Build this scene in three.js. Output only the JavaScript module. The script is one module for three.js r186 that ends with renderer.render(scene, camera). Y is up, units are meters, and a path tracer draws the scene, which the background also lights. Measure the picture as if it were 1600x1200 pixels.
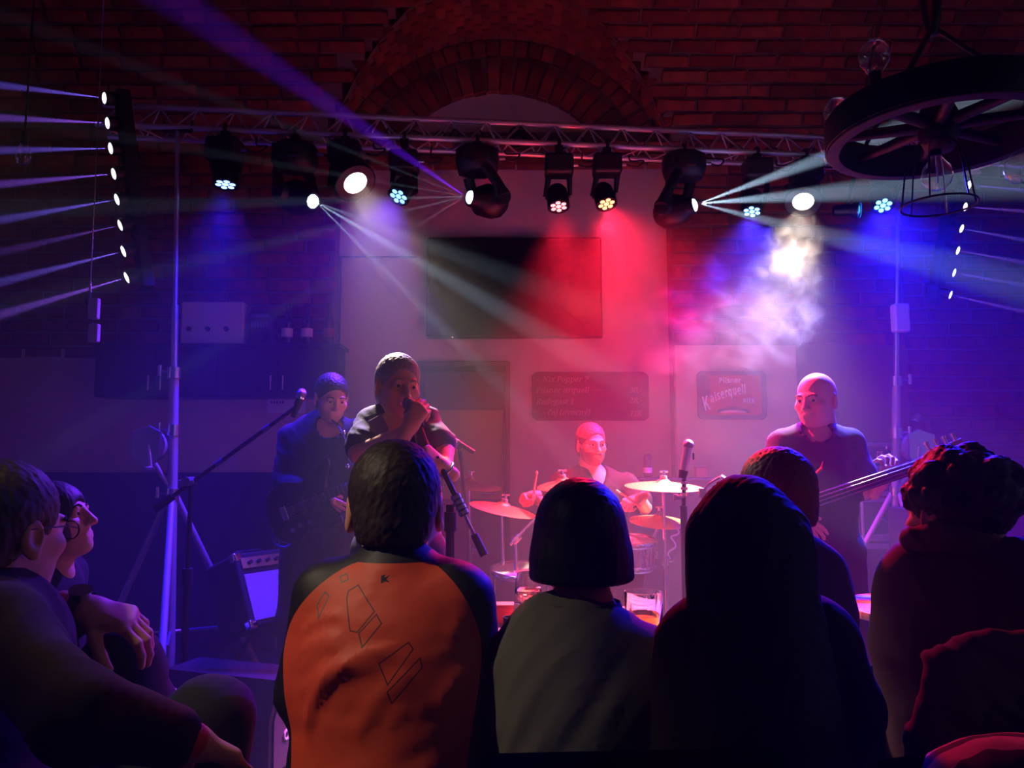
import * as THREE from 'three';
import { RoundedBoxGeometry } from 'three/addons/geometries/RoundedBoxGeometry.js';
import { mergeGeometries } from 'three/addons/utils/BufferGeometryUtils.js';
import { RectAreaLightUniformsLib } from 'three/addons/lights/RectAreaLightUniformsLib.js';

// ───────── camera, darkness, exposure, haze ─────────
const scene = new THREE.Scene();
scene.background = new THREE.Color(0, 0, 0);               // a cellar: no sky reaches it
const EYE = 1.27, FOC = 1200, PITCH = Math.atan(124 / 1200);
const camera = new THREE.PerspectiveCamera(2 * Math.atan(600 / FOC) * 180 / Math.PI, 1600 / 1200, 0.05, 60);
camera.position.set(0, EYE, 0);
camera.rotation.x = PITCH;
const renderer = new THREE.WebGLRenderer();
renderer.toneMapping = THREE.LinearToneMapping;
const GAIN = 12;                                            // exposure; every lamp's figure below is divided by it
renderer.toneMappingExposure = GAIN * 0.9;
renderer.shadowMap.enabled = true;
scene.fog = new THREE.FogExp2(new THREE.Color(1, 1, 1), 0.02);   // stage haze
RectAreaLightUniformsLib.init();

// ───────── house lights behind the audience (out of frame): a warm bar lamp high on the left, a dim red one on the right ─────────
function houseLamp(label, pos, at, w, h, color, intensity) {
  const g = thing('wall_lamp', label, 'lamp', pos);
  const l = new THREE.RectAreaLight(color, intensity / GAIN, w, h);
  l.position.copy(pos); l.lookAt(at); l.castShadow = true; scene.add(l);
  const dir = new THREE.Vector3().subVectors(at, pos).normalize(), q = new THREE.Quaternion().setFromUnitVectors(new THREE.Vector3(0, 0, 1), dir);
  const box = new RoundedBoxGeometry(w + 0.06, h + 0.06, 0.06, 2, 0.015); box.applyQuaternion(q); box.translate(...pos.clone().addScaledVector(dir, -0.06).toArray());
  add(g, 'housing', box, M.blackMetal);
  const face = new THREE.PlaneGeometry(w, h); face.applyQuaternion(q); face.translate(...pos.clone().addScaledVector(dir, -0.025).toArray());
  add(g, 'diffuser', face, new THREE.MeshStandardMaterial({ color: 0x222222, emissive: color, emissiveIntensity: 0.8 / GAIN, side: THREE.DoubleSide }));
}
function houseLights() {
  { // a small warm spotlight hung over the left of the audience
    const pos = new THREE.Vector3(-1.4, 2.5, -0.98), at = new THREE.Vector3(-0.36, 0.98, -1.4), dir = at.clone().sub(pos).normalize(), g = thing('track_spotlight', 'small warm spotlight hanging over the audience on the left', 'lamp', pos);
    spot(pos.clone().addScaledVector(dir, 0.015), dir, new THREE.Color(1, 0.76, 0.54), 7, 15, 0.03, 1);
    add(g, 'shade', along(lathe([[0.001, -0.14], [0.03, -0.14], [0.034, -0.1], [0.05, 0.0], [0.047, 0.0], [0.03, -0.1], [0.001, -0.12]], 28), pos, dir), M.blackMetal);
    add(g, 'lens', discAt(0.046, pos.clone().addScaledVector(dir, -0.005), dir), glow(new THREE.Color(1, 0.8, 0.6), 4));
    add(g, 'cord', rod(pos.clone().addScaledVector(dir, -0.13), new THREE.Vector3(pos.x - 0.07, 5.0, pos.z + 0.02), 0.006, 0.006, 8), M.cable);
  }
  houseLamp('red wash lamp high over the audience, turned up to the brick vault', new THREE.Vector3(0.9, 3.2, -1.9), new THREE.Vector3(0.4, 4.4, -5.2), 0.4, 0.3, new THREE.Color(1, 0.07, 0.06), 8);
}

// ───────── helpers ─────────
const V = (x, y, z) => new THREE.Vector3(x, y, z);
const CT = Math.cos(PITCH), ST = Math.sin(PITCH);
function P(px, py, d) {                                     // the point at depth d that stands at that place of the 1600 x 1200 frame
  const a = (px - 800) / FOC, b = (600 - py) / FOC, y = ST + b * CT, z = -CT + b * ST, s = d / -z;
  return V(a * s, EYE + y * s, -d);
}
let seed = 7;
const rnd = (a = 1, b) => { seed = (seed * 1664525 + 1013904223) >>> 0; const t = seed / 4294967296; return b === undefined ? t * a : a + t * (b - a); };
const pick = (a) => a[Math.floor(rnd(a.length))];
const taken = {};
const numbered = (n) => { const k = taken[n] = (taken[n] ?? -1) + 1; return k ? n + '_' + String(k).padStart(3, '0') : n; };
function tag(o, label, category, group) { o.userData.label = label; o.userData.category = category; if (group) o.userData.group = group; return o; }
function thing(name, label, category, base = V(0, 0, 0), group) {
  const g = new THREE.Group(); g.name = numbered(name); g.position.copy(base); scene.add(g);
  return tag(g, label, category, group);
}
function add(parent, name, geo, material, label) {          // geometry in world places; the top group may sit anywhere
  const o = new THREE.Mesh(geo, material); o.name = name; o.castShadow = o.receiveShadow = true;
  if (label) o.userData.label = label;
  let p = parent; const off = V(0, 0, 0); while (p && p !== scene) { off.add(p.position); p = p.parent; }
  if (parent.isMesh || parent.isGroup) geo.translate(-off.x, -off.y, -off.z);
  parent.add(o); return o;
}
function struct(name, geo, material, parent = scene) {
  const o = new THREE.Mesh(geo, material); o.name = parent === scene ? numbered(name) : name; o.castShadow = o.receiveShadow = true;
  if (parent === scene) o.userData.kind = 'structure';
  parent.add(o); return o;
}
const std = (color, roughness = 0.7, o = {}) => new THREE.MeshStandardMaterial({ color, roughness, ...o });
const phys = (color, roughness = 0.7, o = {}) => new THREE.MeshPhysicalMaterial({ color, roughness, ...o });
function clean(g) { const n = g.index ? g.toNonIndexed() : g; for (const k of Object.keys(n.attributes)) if (!['position', 'normal', 'uv'].includes(k)) n.deleteAttribute(k); if (!n.attributes.uv) n.setAttribute('uv', new THREE.BufferAttribute(new Float32Array(n.attributes.position.count * 2), 2)); return n; }
const merge = (list) => mergeGeometries(list.map(clean), false);
function boxG(w, h, d, x = 0, y = 0, z = 0, bevel = 0) {
  const g = bevel ? new RoundedBoxGeometry(w, h, d, 2, bevel) : new THREE.BoxGeometry(w, h, d);
  g.translate(x, y, z); return g;
}
function rod(a, b, r, r2 = r, seg = 10, open = false) {      // straight round bar from a to b
  const d = V(0, 0, 0).subVectors(b, a), g = new THREE.CylinderGeometry(r2, r, d.length(), seg, 1, open);
  g.applyQuaternion(new THREE.Quaternion().setFromUnitVectors(V(0, 1, 0), d.clone().normalize()));
  g.translate((a.x + b.x) / 2, (a.y + b.y) / 2, (a.z + b.z) / 2); return g;
}
function cable(pts, r, seg = 40, rad = 6) { return new THREE.TubeGeometry(new THREE.CatmullRomCurve3(pts), seg, r, rad); }
function along(g, from, dir, up = V(0, 1, 0)) {              // turns a geometry's +y onto dir and moves it to from
  g.applyQuaternion(new THREE.Quaternion().setFromUnitVectors(V(0, 1, 0), dir.clone().normalize())); g.translate(from.x, from.y, from.z); return g;
}
function basis(g, o, x, y, z) { g.applyMatrix4(new THREE.Matrix4().makeBasis(x, y, z).setPosition(o)); return g; }
function lathe(profile, seg = 28) { return new THREE.LatheGeometry(profile.map(([r, y]) => new THREE.Vector2(r, y)), seg); }
function shapeG(pts, depth, bevel = 0) {
  const s = new THREE.Shape(); pts.forEach(([x, y], i) => i ? s.lineTo(x, y) : s.moveTo(x, y));
  return new THREE.ExtrudeGeometry(s, { depth, bevelEnabled: bevel > 0, bevelSize: bevel, bevelThickness: bevel, bevelSegments: 2, steps: 1 });
}
// noise
function hash3(x, y, z) { let h = (x * 374761393 + y * 668265263 + z * 2147483647) | 0; h = Math.imul(h ^ (h >>> 13), 1274126177); return ((h ^ (h >>> 16)) >>> 0) / 4294967296; }
function noise3(x, y, z) {
  const X = Math.floor(x), Y = Math.floor(y), Z = Math.floor(z), f = (t) => t * t * (3 - 2 * t), u = f(x - X), v = f(y - Y), w = f(z - Z), L = (a, b, t) => a + (b - a) * t;
  return L(L(L(hash3(X, Y, Z), hash3(X + 1, Y, Z), u), L(hash3(X, Y + 1, Z), hash3(X + 1, Y + 1, Z), u), v), L(L(hash3(X, Y, Z + 1), hash3(X + 1, Y, Z + 1), u), L(hash3(X, Y + 1, Z + 1), hash3(X + 1, Y + 1, Z + 1), u), v), w);
}
const fbm = (x, y, z, n = 4) => { let s = 0, a = 0.5; for (let i = 0; i < n; i++) { s += a * noise3(x, y, z); x *= 2.03; y *= 2.03; z *= 2.03; a *= 0.5; } return s; };
function noiseTex(size, fn, srgb = true, rep = [1, 1]) {     // fn(u, v) -> [r, g, b] 0..1
  const data = new Uint8Array(size * size * 4);
  for (let y = 0; y < size; y++) for (let x = 0; x < size; x++) { const c = fn(x / size, y / size), i = (y * size + x) * 4; for (let k = 0; k < 3; k++) data[i + k] = Math.max(0, Math.min(255, c[k] * 255)); data[i + 3] = 255; }
  const t = new THREE.DataTexture(data, size, size); t.wrapS = t.wrapT = THREE.RepeatWrapping; t.magFilter = THREE.LinearFilter; t.repeat.set(...rep);
  if (srgb) t.colorSpace = THREE.SRGBColorSpace; t.needsUpdate = true; return t;
}
function canvasTex(w, h, draw) { const c = document.createElement('canvas'); c.width = w; c.height = h; draw(c.getContext('2d'), w, h); const t = new THREE.CanvasTexture(c); t.colorSpace = THREE.SRGBColorSpace; return t; }
const tile = (u, v, f, s, o = 0) => {                        // tiling fbm: on a torus in noise space
  const a = u * Math.PI * 2, b = v * Math.PI * 2, r = f / 6.283; return fbm(Math.cos(a) * r + 9 + o, Math.sin(a) * r + Math.cos(b) * r + 31, Math.sin(b) * r + 17 + o, s);
};
function boxUV(g, s = 1) {                                   // uv in metres by the face's main axis
  const n = g.index ? g.toNonIndexed() : g, p = n.attributes.position, q = n.attributes.normal, uv = new Float32Array(p.count * 2);
  for (let i = 0; i < p.count; i++) { const ax = Math.abs(q.getX(i)), ay = Math.abs(q.getY(i)), az = Math.abs(q.getZ(i)), x = p.getX(i), y = p.getY(i), z = p.getZ(i); const [u, v] = ay >= ax && ay >= az ? [x, z] : ax >= az ? [z, y] : [x, y]; uv[i * 2] = u * s; uv[i * 2 + 1] = v * s; }
  n.setAttribute('uv', new THREE.BufferAttribute(uv, 2)); return n;
}
const grain = noiseTex(256, (u, v) => { const n = tile(u, v, 14, 5); return [n, n, n]; }, false);
const blotch = noiseTex(256, (u, v) => { const n = 0.72 + 0.5 * (tile(u, v, 6, 5, 3) - 0.45); return [n, n, n]; });
const weave = noiseTex(256, (u, v) => { const n = 0.5 + 0.25 * Math.sin(u * 256 * Math.PI / 2) + 0.25 * Math.sin(v * 256 * Math.PI / 2); return [n, n, n]; }, false);
const M = {
  blackMetal: std(0x0b0b0d, 0.45, { metalness: 0.3 }), blackPlastic: std(0x0a0a0b, 0.55), rubber: std(0x080808, 0.8),
  chrome: std(0xd8d8dc, 0.16, { metalness: 1 }), steel: std(0xb4b6ba, 0.3, { metalness: 1 }), alu: std(0xc4c6ca, 0.34, { metalness: 0.65 }),
  brass: std(0xd9a441, 0.28, { metalness: 1 }), cable: std(0x0c0c0e, 0.6),
};
// ───────── the room ─────────
const WALL = 5.6, PIER = 5.45, HALF = 4.6;
const plasterTex = noiseTex(256, (u, v) => { const n = 0.86 + 0.22 * (tile(u, v, 5, 5) - 0.45); return [n, n * 0.985, n * 0.96]; });
plasterTex.repeat.set(0.5, 0.5);
M.plaster = std(0xcfc4b6, 0.9, { map: plasterTex });
M.mortar = std(0x645a50, 0.95, {});
const brickTones = [0x8a3d2a, 0x7a3424, 0x974a33, 0x6e2f24, 0x8f4636, 0xa05a41];
M.bricks = brickTones.map((c) => std(c, 0.9, { map: blotch}));
M.floor = std(0x2a2320, 0.55, { map: blotch});
M.darkWood = std(0x2a1a12, 0.5, { map: blotch });
const doorL = P(652, 700, WALL).x, doorR = P(794, 700, WALL).x, doorT = P(700, 566, WALL).y, recL = P(528, 500, WALL).x, recR = P(1044, 500, WALL).x;
const arcC = P(780, 318, PIER), RIN = 200 / FOC * PIER, REX = 290 / FOC * PIER;
struct('floor', boxUV(boxG(2 * HALF + 0.4, 0.2, 9.4, 0, -0.1, -1.4)), M.floor);
{ // back wall: plaster between the brick piers, with the doorway left open, its top under the arch
  const s = new THREE.Shape(); s.moveTo(-HALF, 0); s.lineTo(doorL, 0); s.lineTo(doorL, doorT); s.lineTo(doorR, doorT); s.lineTo(doorR, 0); s.lineTo(HALF, 0); s.lineTo(HALF, 5.2); s.lineTo(-HALF, 5.2); s.closePath();
  const g = new THREE.ExtrudeGeometry(s, { depth: 0.3, bevelEnabled: false }); g.translate(0, 0, -WALL - 0.3);
  struct('wall_back', boxUV(g), M.plaster);
}
struct('wall_passage', boxUV(merge([boxG(1.6, 3, 0.1, (doorL + doorR) / 2, 1.5, -WALL - 1.0), boxG(0.1, 3, 0.9, doorL - 0.2, 1.5, -WALL - 0.6), boxG(0.1, 3, 0.9, doorR + 0.2, 1.5, -WALL - 0.6), boxG(1.6, 0.1, 1, (doorL + doorR) / 2, 2.9, -WALL - 0.6)])), M.plaster);
struct('wall_left', boxUV(boxG(0.2, 5.4, 9.4, -HALF - 0.1, 2.6, -1.4)), M.plaster);
struct('wall_right', boxUV(boxG(0.2, 5.4, 9.4, HALF + 0.1, 2.6, -1.4)), M.plaster);
struct('wall_front', boxUV(boxG(2 * HALF + 0.4, 5.4, 0.2, 0, 2.6, 3.2)), M.plaster);
// the vault: springs from the back wall, curves forward; the lunette over the arch cuts into it
const VY = 3.45, VA = 2.8, VB = 1.6, vault = (t) => V(0, VY + VB * Math.sin(t), -PIER + VA * (1 - Math.cos(t)));
const inLunette = (x, y, grow = 0) => (x - arcC.x) ** 2 + (y - arcC.y) ** 2 < (REX + grow) ** 2 && y > arcC.y + 0.5;
{
  const pos = [], idx = [], NX = 150, NT = 44, keep = []; 
  for (let j = 0; j <= NT; j++) for (let i = 0; i <= NX; i++) { const p = vault(j / NT * Math.PI / 2), x = -HALF + 2 * HALF * i / NX; pos.push(x, p.y, p.z); keep.push(!inLunette(x, p.y, 0.02)); }
  for (let j = 0; j < NT; j++) for (let i = 0; i < NX; i++) { const a = j * (NX + 1) + i, b = a + 1, c = a + NX + 1, d = c + 1; if (keep[a] && keep[b] && keep[c] && keep[d]) idx.push(a, b, c, b, d, c); }
  const g = new THREE.BufferGeometry(); g.setAttribute('position', new THREE.Float32BufferAttribute(pos, 3)); g.setIndex(idx); g.computeVertexNormals();
  const up = g.clone(); up.translate(0, 0.12, -0.1);
  M.mortar.side = THREE.DoubleSide;
  var ceilingVault = struct('ceiling', boxUV(merge([g, up, boxG(2 * HALF + 0.4, 0.2, 6.2, 0, VY + VB + 0.1, 0.2), boxG(2 * HALF + 0.4, 0.2, 4, 0, VY + VB + 0.3, -4)])), M.mortar);
}
// bricks: chamfered blocks with their own edges, a few shapes shared between them
function brickGeo(w, h, d, c = 0.006) {
  const g = new THREE.BoxGeometry(w, h, d), e = [];
  const X = w / 2, Y = h / 2, Z = d / 2, v = [], f = [];
  const jit = () => rnd(-0.004, 0.004), P8 = [];
  for (const sx of [-1, 1]) for (const sy of [-1, 1]) P8.push([sx * X + jit(), sy * Y + jit()]);
  const front = [0, 2, 3, 1].map((k) => P8[k]);               // anticlockwise, front face set in by the chamfer
  const ring = (z, s) => front.map(([x, y]) => [x - Math.sign(x) * s, y - Math.sign(y) * s, z]);
  const rings = [ring(-Z, 0), ring(Z - c, 0), ring(Z, c)];
  for (let k = 0; k < 2; k++) for (let i = 0; i < 4; i++) { const a = rings[k][i], b = rings[k][(i + 1) % 4], c2 = rings[k + 1][i], d2 = rings[k + 1][(i + 1) % 4]; f.push(...a, ...b, ...d2, ...a, ...d2, ...c2); }
  const t = rings[2]; f.push(...t[0], ...t[1], ...t[2], ...t[0], ...t[2], ...t[3]);
  const o = new THREE.BufferGeometry(); o.setAttribute('position', new THREE.Float32BufferAttribute(f, 3)); o.computeVertexNormals(); return boxUV(o, 2);
}
const BL = 0.29, BH = 0.098, GAP = 0.017;
const stretchers = [0, 1, 2, 3, 4].map(() => brickGeo(BL, BH - GAP, 0.1)), headers = [0, 1, 2].map(() => brickGeo(0.135, BH - GAP, 0.1));
function brick(parent, geo, x, y, z, rx = 0, rz = 0, sx = 1, list) {
  const o = new THREE.Mesh(geo, pick(M.bricks)); o.name = 'brick'; o.position.set(x, y, z); o.rotation.set(rx, 0, rz + rnd(-0.008, 0.008)); o.scale.x = sx; o.castShadow = o.receiveShadow = true;
  if (list) { o.updateMatrix(); list.push(geo.clone().applyMatrix4(o.matrix)); return; }
  parent.add(o);
}
function courses(parent, x0, x1, y0, y1, z, skip, list) {     // running bond between x0 and x1
  let row = 0;
  for (let y = y0; y < y1; y += BH, row++) {
    let x = x0 - (row % 2 ? 0.15 : 0) + rnd(-0.02, 0.02);
    while (x < x1) {
      const head = rnd() < 0.14, L = (head ? 0.135 : BL) * rnd(0.93, 1.06), a = Math.max(x, x0), b = Math.min(x + L, x1);
      if (b - a > 0.05 && !(skip && skip((a + b) / 2, y + BH / 2))) { const g = pick(head ? headers : stretchers); brick(parent, g, (a + b) / 2, y + BH / 2, z - 0.05 + rnd(-0.006, 0.012), rnd(-0.02, 0.02), 0, (b - a) / (head ? 0.135 : BL), list); }
      x += L + GAP;
    }
  }
}
const outOfFrame = (x, y, z) => { const yy = y - EYE, zc = yy * ST - z * CT, yc = yy * CT + z * ST; const px = 800 + FOC * x / zc, py = 600 - FOC * yc / zc; return px < -20 || px > 1620 || py < -15 ? true : false; };
function mergedBricks(parent, list) { if (!list.length) return; const o = struct('brick_field', merge(list), M.bricks[1], parent); o.userData.kind = 'stuff'; }
{ // left pier (bricks down to the cupboard) and right pier
  const pl = struct('wall_pier_left', boxUV(boxG(HALF + recL, VY + 0.4, 0.14, (recL - HALF) / 2, (VY + 0.4) / 2, -PIER - 0.085)), M.mortar);
  const cut = P(280, 540, PIER).y, rest = [];
  courses(pl, P(196, 300, PIER).x, recL, cut - 0.1, VY + 0.1, -PIER, (x, y) => inLunette(x, y, 0.05));
  courses(pl, -HALF + 0.02, P(196, 300, PIER).x - GAP, cut - 0.1, VY + 0.1, -PIER, null, rest);
  mergedBricks(pl, rest);
  for (const m of pl.children) { m.position.sub(pl.position); }
  const pr = struct('wall_pier_right', boxUV(boxG(HALF - recR, VY + 0.4, 0.14, (recR + HALF) / 2, (VY + 0.4) / 2, -PIER - 0.085)), M.mortar), rest2 = [];
  courses(pr, recR, P(1400, 300, PIER).x, P(1100, 540, PIER).y, VY + 0.1, -PIER, (x, y) => inLunette(x, y, 0.05));
  courses(pr, P(1400, 300, PIER).x + GAP, HALF - 0.02, 1.2, VY + 0.1, -PIER, null, rest2);
  mergedBricks(pr, rest2);
  // painted panels low on the piers
  struct('trim', boxUV(boxG(HALF + recL, P(100, 545, PIER).y, 0.02, (recL - HALF) / 2, P(100, 545, PIER).y / 2, -PIER - 0.004)), M.plaster);
  struct('trim', boxUV(boxG(P(1243, 600, PIER).x - recR, 2.1, 0.05, (recR + P(1243, 600, PIER).x) / 2, P(1100, 540, PIER).y - 1.05, -PIER + 0.02, 0.01)), M.plaster);
}
{ // brick arch over the plastered recess: two rings of radial bricks
  const g = new THREE.RingGeometry(RIN + 0.01, REX + 0.05, 64, 1, 0.52, Math.PI - 1.04); g.translate(arcC.x, arcC.y, -WALL + 0.028);
  const arch = struct('wall_arch', boxUV(g), M.mortar);
  const inner = [0, 1, 2].map(() => brickGeo(0.088, 0.265, 0.12)), outer = [0, 1, 2].map(() => brickGeo(0.092, 0.128, 0.12));
  const ring = (r, geos, w, a0) => { const n = Math.floor((Math.PI - 2 * a0) * r / w); for (let i = 0; i <= n; i++) { const a = a0 + (Math.PI - 2 * a0) * i / n + rnd(-0.006, 0.006); brick(arch, pick(geos), arcC.x + r * Math.cos(a), arcC.y + r * Math.sin(a), -WALL - 0.01 + rnd(-0.008, 0.01), 0, a - Math.PI / 2); } };
  ring(RIN + 0.135, inner, 0.104, 0.6); ring(REX - 0.06, outer, 0.106, 0.5);
  // soffit of the lunette, from the arch forward to the vault
  const pos = [], idx = [], N = 80;
  for (let i = 0; i <= N; i++) { const a = 0.42 + (Math.PI - 0.84) * i / N, x = arcC.x + (REX + 0.02) * Math.cos(a), y = arcC.y + (REX + 0.02) * Math.sin(a), s = Math.min(1, Math.max(0, (y - VY) / VB)), zf = y > VY ? -PIER + VA * (1 - Math.sqrt(1 - s * s)) : -PIER; pos.push(x, y, -WALL + 0.01, x, y, zf + 0.02); if (i < N) idx.push(2 * i, 2 * i + 1, 2 * i + 2, 2 * i + 1, 2 * i + 3, 2 * i + 2); }
  const s = new THREE.BufferGeometry(); s.setAttribute('position', new THREE.Float32BufferAttribute(pos, 3)); s.setIndex(idx); s.computeVertexNormals();
  const lun = struct('wall_lunette', boxUV(s), M.mortar);
  for (let row = 0; row < 6; row++) { // its bricks lie lengthwise along the soffit
    const r = REX + 0.052;
    for (let i = 0; i < 46; i++) { const a = 0.45 + (Math.PI - 0.9) * (i + 0.5) / 46, y = arcC.y + (REX + 0.02) * Math.sin(a), s2 = Math.min(1, Math.max(0, (y - VY) / VB)), zf = -PIER + VA * (1 - Math.sqrt(1 - s2 * s2)), z = -WALL + 0.12 + row * 0.15 + (i % 2) * 0.07; if (z + 0.02 > zf) continue;
      const o = new THREE.Mesh(pick(headers), pick(M.bricks)); o.name = 'brick'; o.position.set(arcC.x + r * Math.cos(a), arcC.y + r * Math.sin(a), z); o.rotation.order = 'ZYX'; o.rotation.set(Math.PI / 2, 0, a - Math.PI / 2 + Math.PI); lun.add(o); o.rotation.set(0, 0, 0); o.quaternion.setFromRotationMatrix(new THREE.Matrix4().makeBasis(V(0, 0, 1), V(-Math.sin(a), Math.cos(a), 0), V(-Math.cos(a), -Math.sin(a), 0))); }
  }
}
{ // the vault's own bricks
  const rest = []; let t = 0.02, row = 0, n = 0;
  while (t < 0.86) {
    const p = vault(t), q = vault(t + 0.001), tan = q.clone().sub(p).normalize(), nrm = V(0, -tan.z, tan.y).multiplyScalar(1), step = BH / (q.clone().sub(p).length() / 0.001);
    if (nrm.z < 0) nrm.negate();
    let x = -HALF + 0.02 - (row % 2 ? 0.15 : 0);
    while (x < HALF) {
      const head = rnd() < 0.12, L = (head ? 0.135 : BL) * rnd(0.93, 1.08), xc = x + L / 2;
      if (!inLunette(xc, p.y, 0.04) && !inLunette(xc + Math.sign(arcC.x - xc) * L * 0.35, p.y, 0.0)) {
        const o = new THREE.Mesh(pick(head ? headers : stretchers), pick(M.bricks)); o.name = 'brick'; o.castShadow = o.receiveShadow = true;
        o.position.set(xc, p.y, p.z).addScaledVector(nrm, -0.03 + rnd(-0.004, 0.016)); o.scale.x = L / (head ? 0.135 : BL);
        o.quaternion.setFromRotationMatrix(new THREE.Matrix4().makeBasis(V(1, 0, 0), tan, nrm)); o.rotateZ(rnd(-0.012, 0.012)); o.rotateX(rnd(-0.03, 0.03));
        if (!outOfFrame(xc, p.y, p.z) && n < 295 && (xc > 0.75 || xc < -0.55)) { ceilingVault.add(o); n++; } else { o.updateMatrix(); rest.push(o.geometry.clone().applyMatrix4(o.matrix)); }
      }
      x += L + GAP;
    }
    t += step; row++;
  }
  mergedBricks(ceilingVault, rest);
}
// ───────── lighting rig ─────────
const RED = new THREE.Color(1, 0.012, 0.05), BLUE = new THREE.Color(0.012, 0.008, 1), WARM = new THREE.Color(1, 0.8, 0.66), ICE = new THREE.Color(0.5, 0.72, 1), VIOLET = new THREE.Color(0.16, 0.01, 1), PIXEL = new THREE.Color(0.3, 0.1, 1);
function spot(pos, dir, color, cd, half, soft, pen = 0.4) { // half angle in degrees, soft = lens radius in metres
  const l = new THREE.SpotLight(color, cd / GAIN, 0, half * Math.PI / 180, pen, 2); l.position.copy(pos); l.target.position.copy(pos).addScaledVector(dir, 2); l.castShadow = true; l.shadow.radius = soft / 0.02; scene.add(l, l.target);
}
const glow = (c, k) => new THREE.MeshStandardMaterial({ color: 0x111111, emissive: c, emissiveIntensity: Math.min(k / GAIN, 0.48) });
// truss: three chords, one above two, laced with bars
const TL = P(150, 190, 4.16), TR = P(1560, 258, 4.72); TL.y = TR.y = (TL.y + TR.y) / 2;
const tDir = V(0, 0, 0).subVectors(TR, TL).normalize(), tBack = V(tDir.z, 0, -tDir.x).multiplyScalar(1);
if (tBack.z > 0) tBack.negate();
const tAt = (px) => { // point of the truss's front lower chord under that column of the frame
  let lo = 0, hi = 1; const q = V(0, 0, 0); for (let k = 0; k < 40; k++) { const m = (lo + hi) / 2; q.lerpVectors(TL, TR, m); const zc = (q.y - EYE) * ST - q.z * CT; 800 + FOC * q.x / zc < px ? lo = m : hi = m; } return q.lerpVectors(TL, TR, lo).clone();
};
{
  const t = thing('truss', 'horizontal aluminium lighting truss with laced bars spanning the stage', 'truss', TL);
  const back = tBack.clone().multiplyScalar(0.17), top = tBack.clone().multiplyScalar(0.085).add(V(0, 0.155, 0));
  for (const o of [V(0, 0, 0), back, top]) add(t, 'chord', rod(TL.clone().add(o), TR.clone().add(o), 0.0175, 0.0175, 14), M.alu);
  const n = 26, at = (k) => V(0, 0, 0).lerpVectors(TL, TR, k / n);
  for (let k = 0; k < n; k++) { const a = at(k), m = at(k + 0.5), b = at(k + 1);
    for (const o of [V(0, 0, 0), back]) { add(t, 'lacing_bar', rod(a.clone().add(o), m.clone().add(top), 0.006, 0.006, 6), M.alu); add(t, 'lacing_bar', rod(m.clone().add(top), b.clone().add(o), 0.006, 0.006, 6), M.alu); }
    add(t, 'lacing_bar', rod(a.clone(), m.clone().add(back), 0.006, 0.006, 6), M.alu); add(t, 'lacing_bar', rod(m.clone().add(back), b.clone(), 0.006, 0.006, 6), M.alu); }
}
const hangY = TL.y - 0.0175;
function clampOn(g, px, drop) { // a hook clamp round the front chord with the bolt that carries the fixture
  const q = tAt(px), c = q.clone().addScaledVector(tBack, 0.0);
  const ring = new THREE.TorusGeometry(0.027, 0.011, 8, 18); ring.lookAt(tDir); ring.translate(c.x, c.y, c.z);
  add(g, 'clamp', merge([ring, rod(c.clone().add(V(0, -0.02, 0)), c.clone().add(V(0, -drop, 0)), 0.014, 0.014, 8), boxG(0.05, 0.045, 0.045, c.x, c.y - 0.035, c.z, 0.006)]), M.blackMetal);
  return c.add(V(0, -drop, 0));
}
const discAt = (r, pos, dir, seg = 16) => along(new THREE.ConeGeometry(r, r * 0.1, Math.min(seg, 16), 1, true), pos, dir);   // a shallow dome of glass
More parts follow.
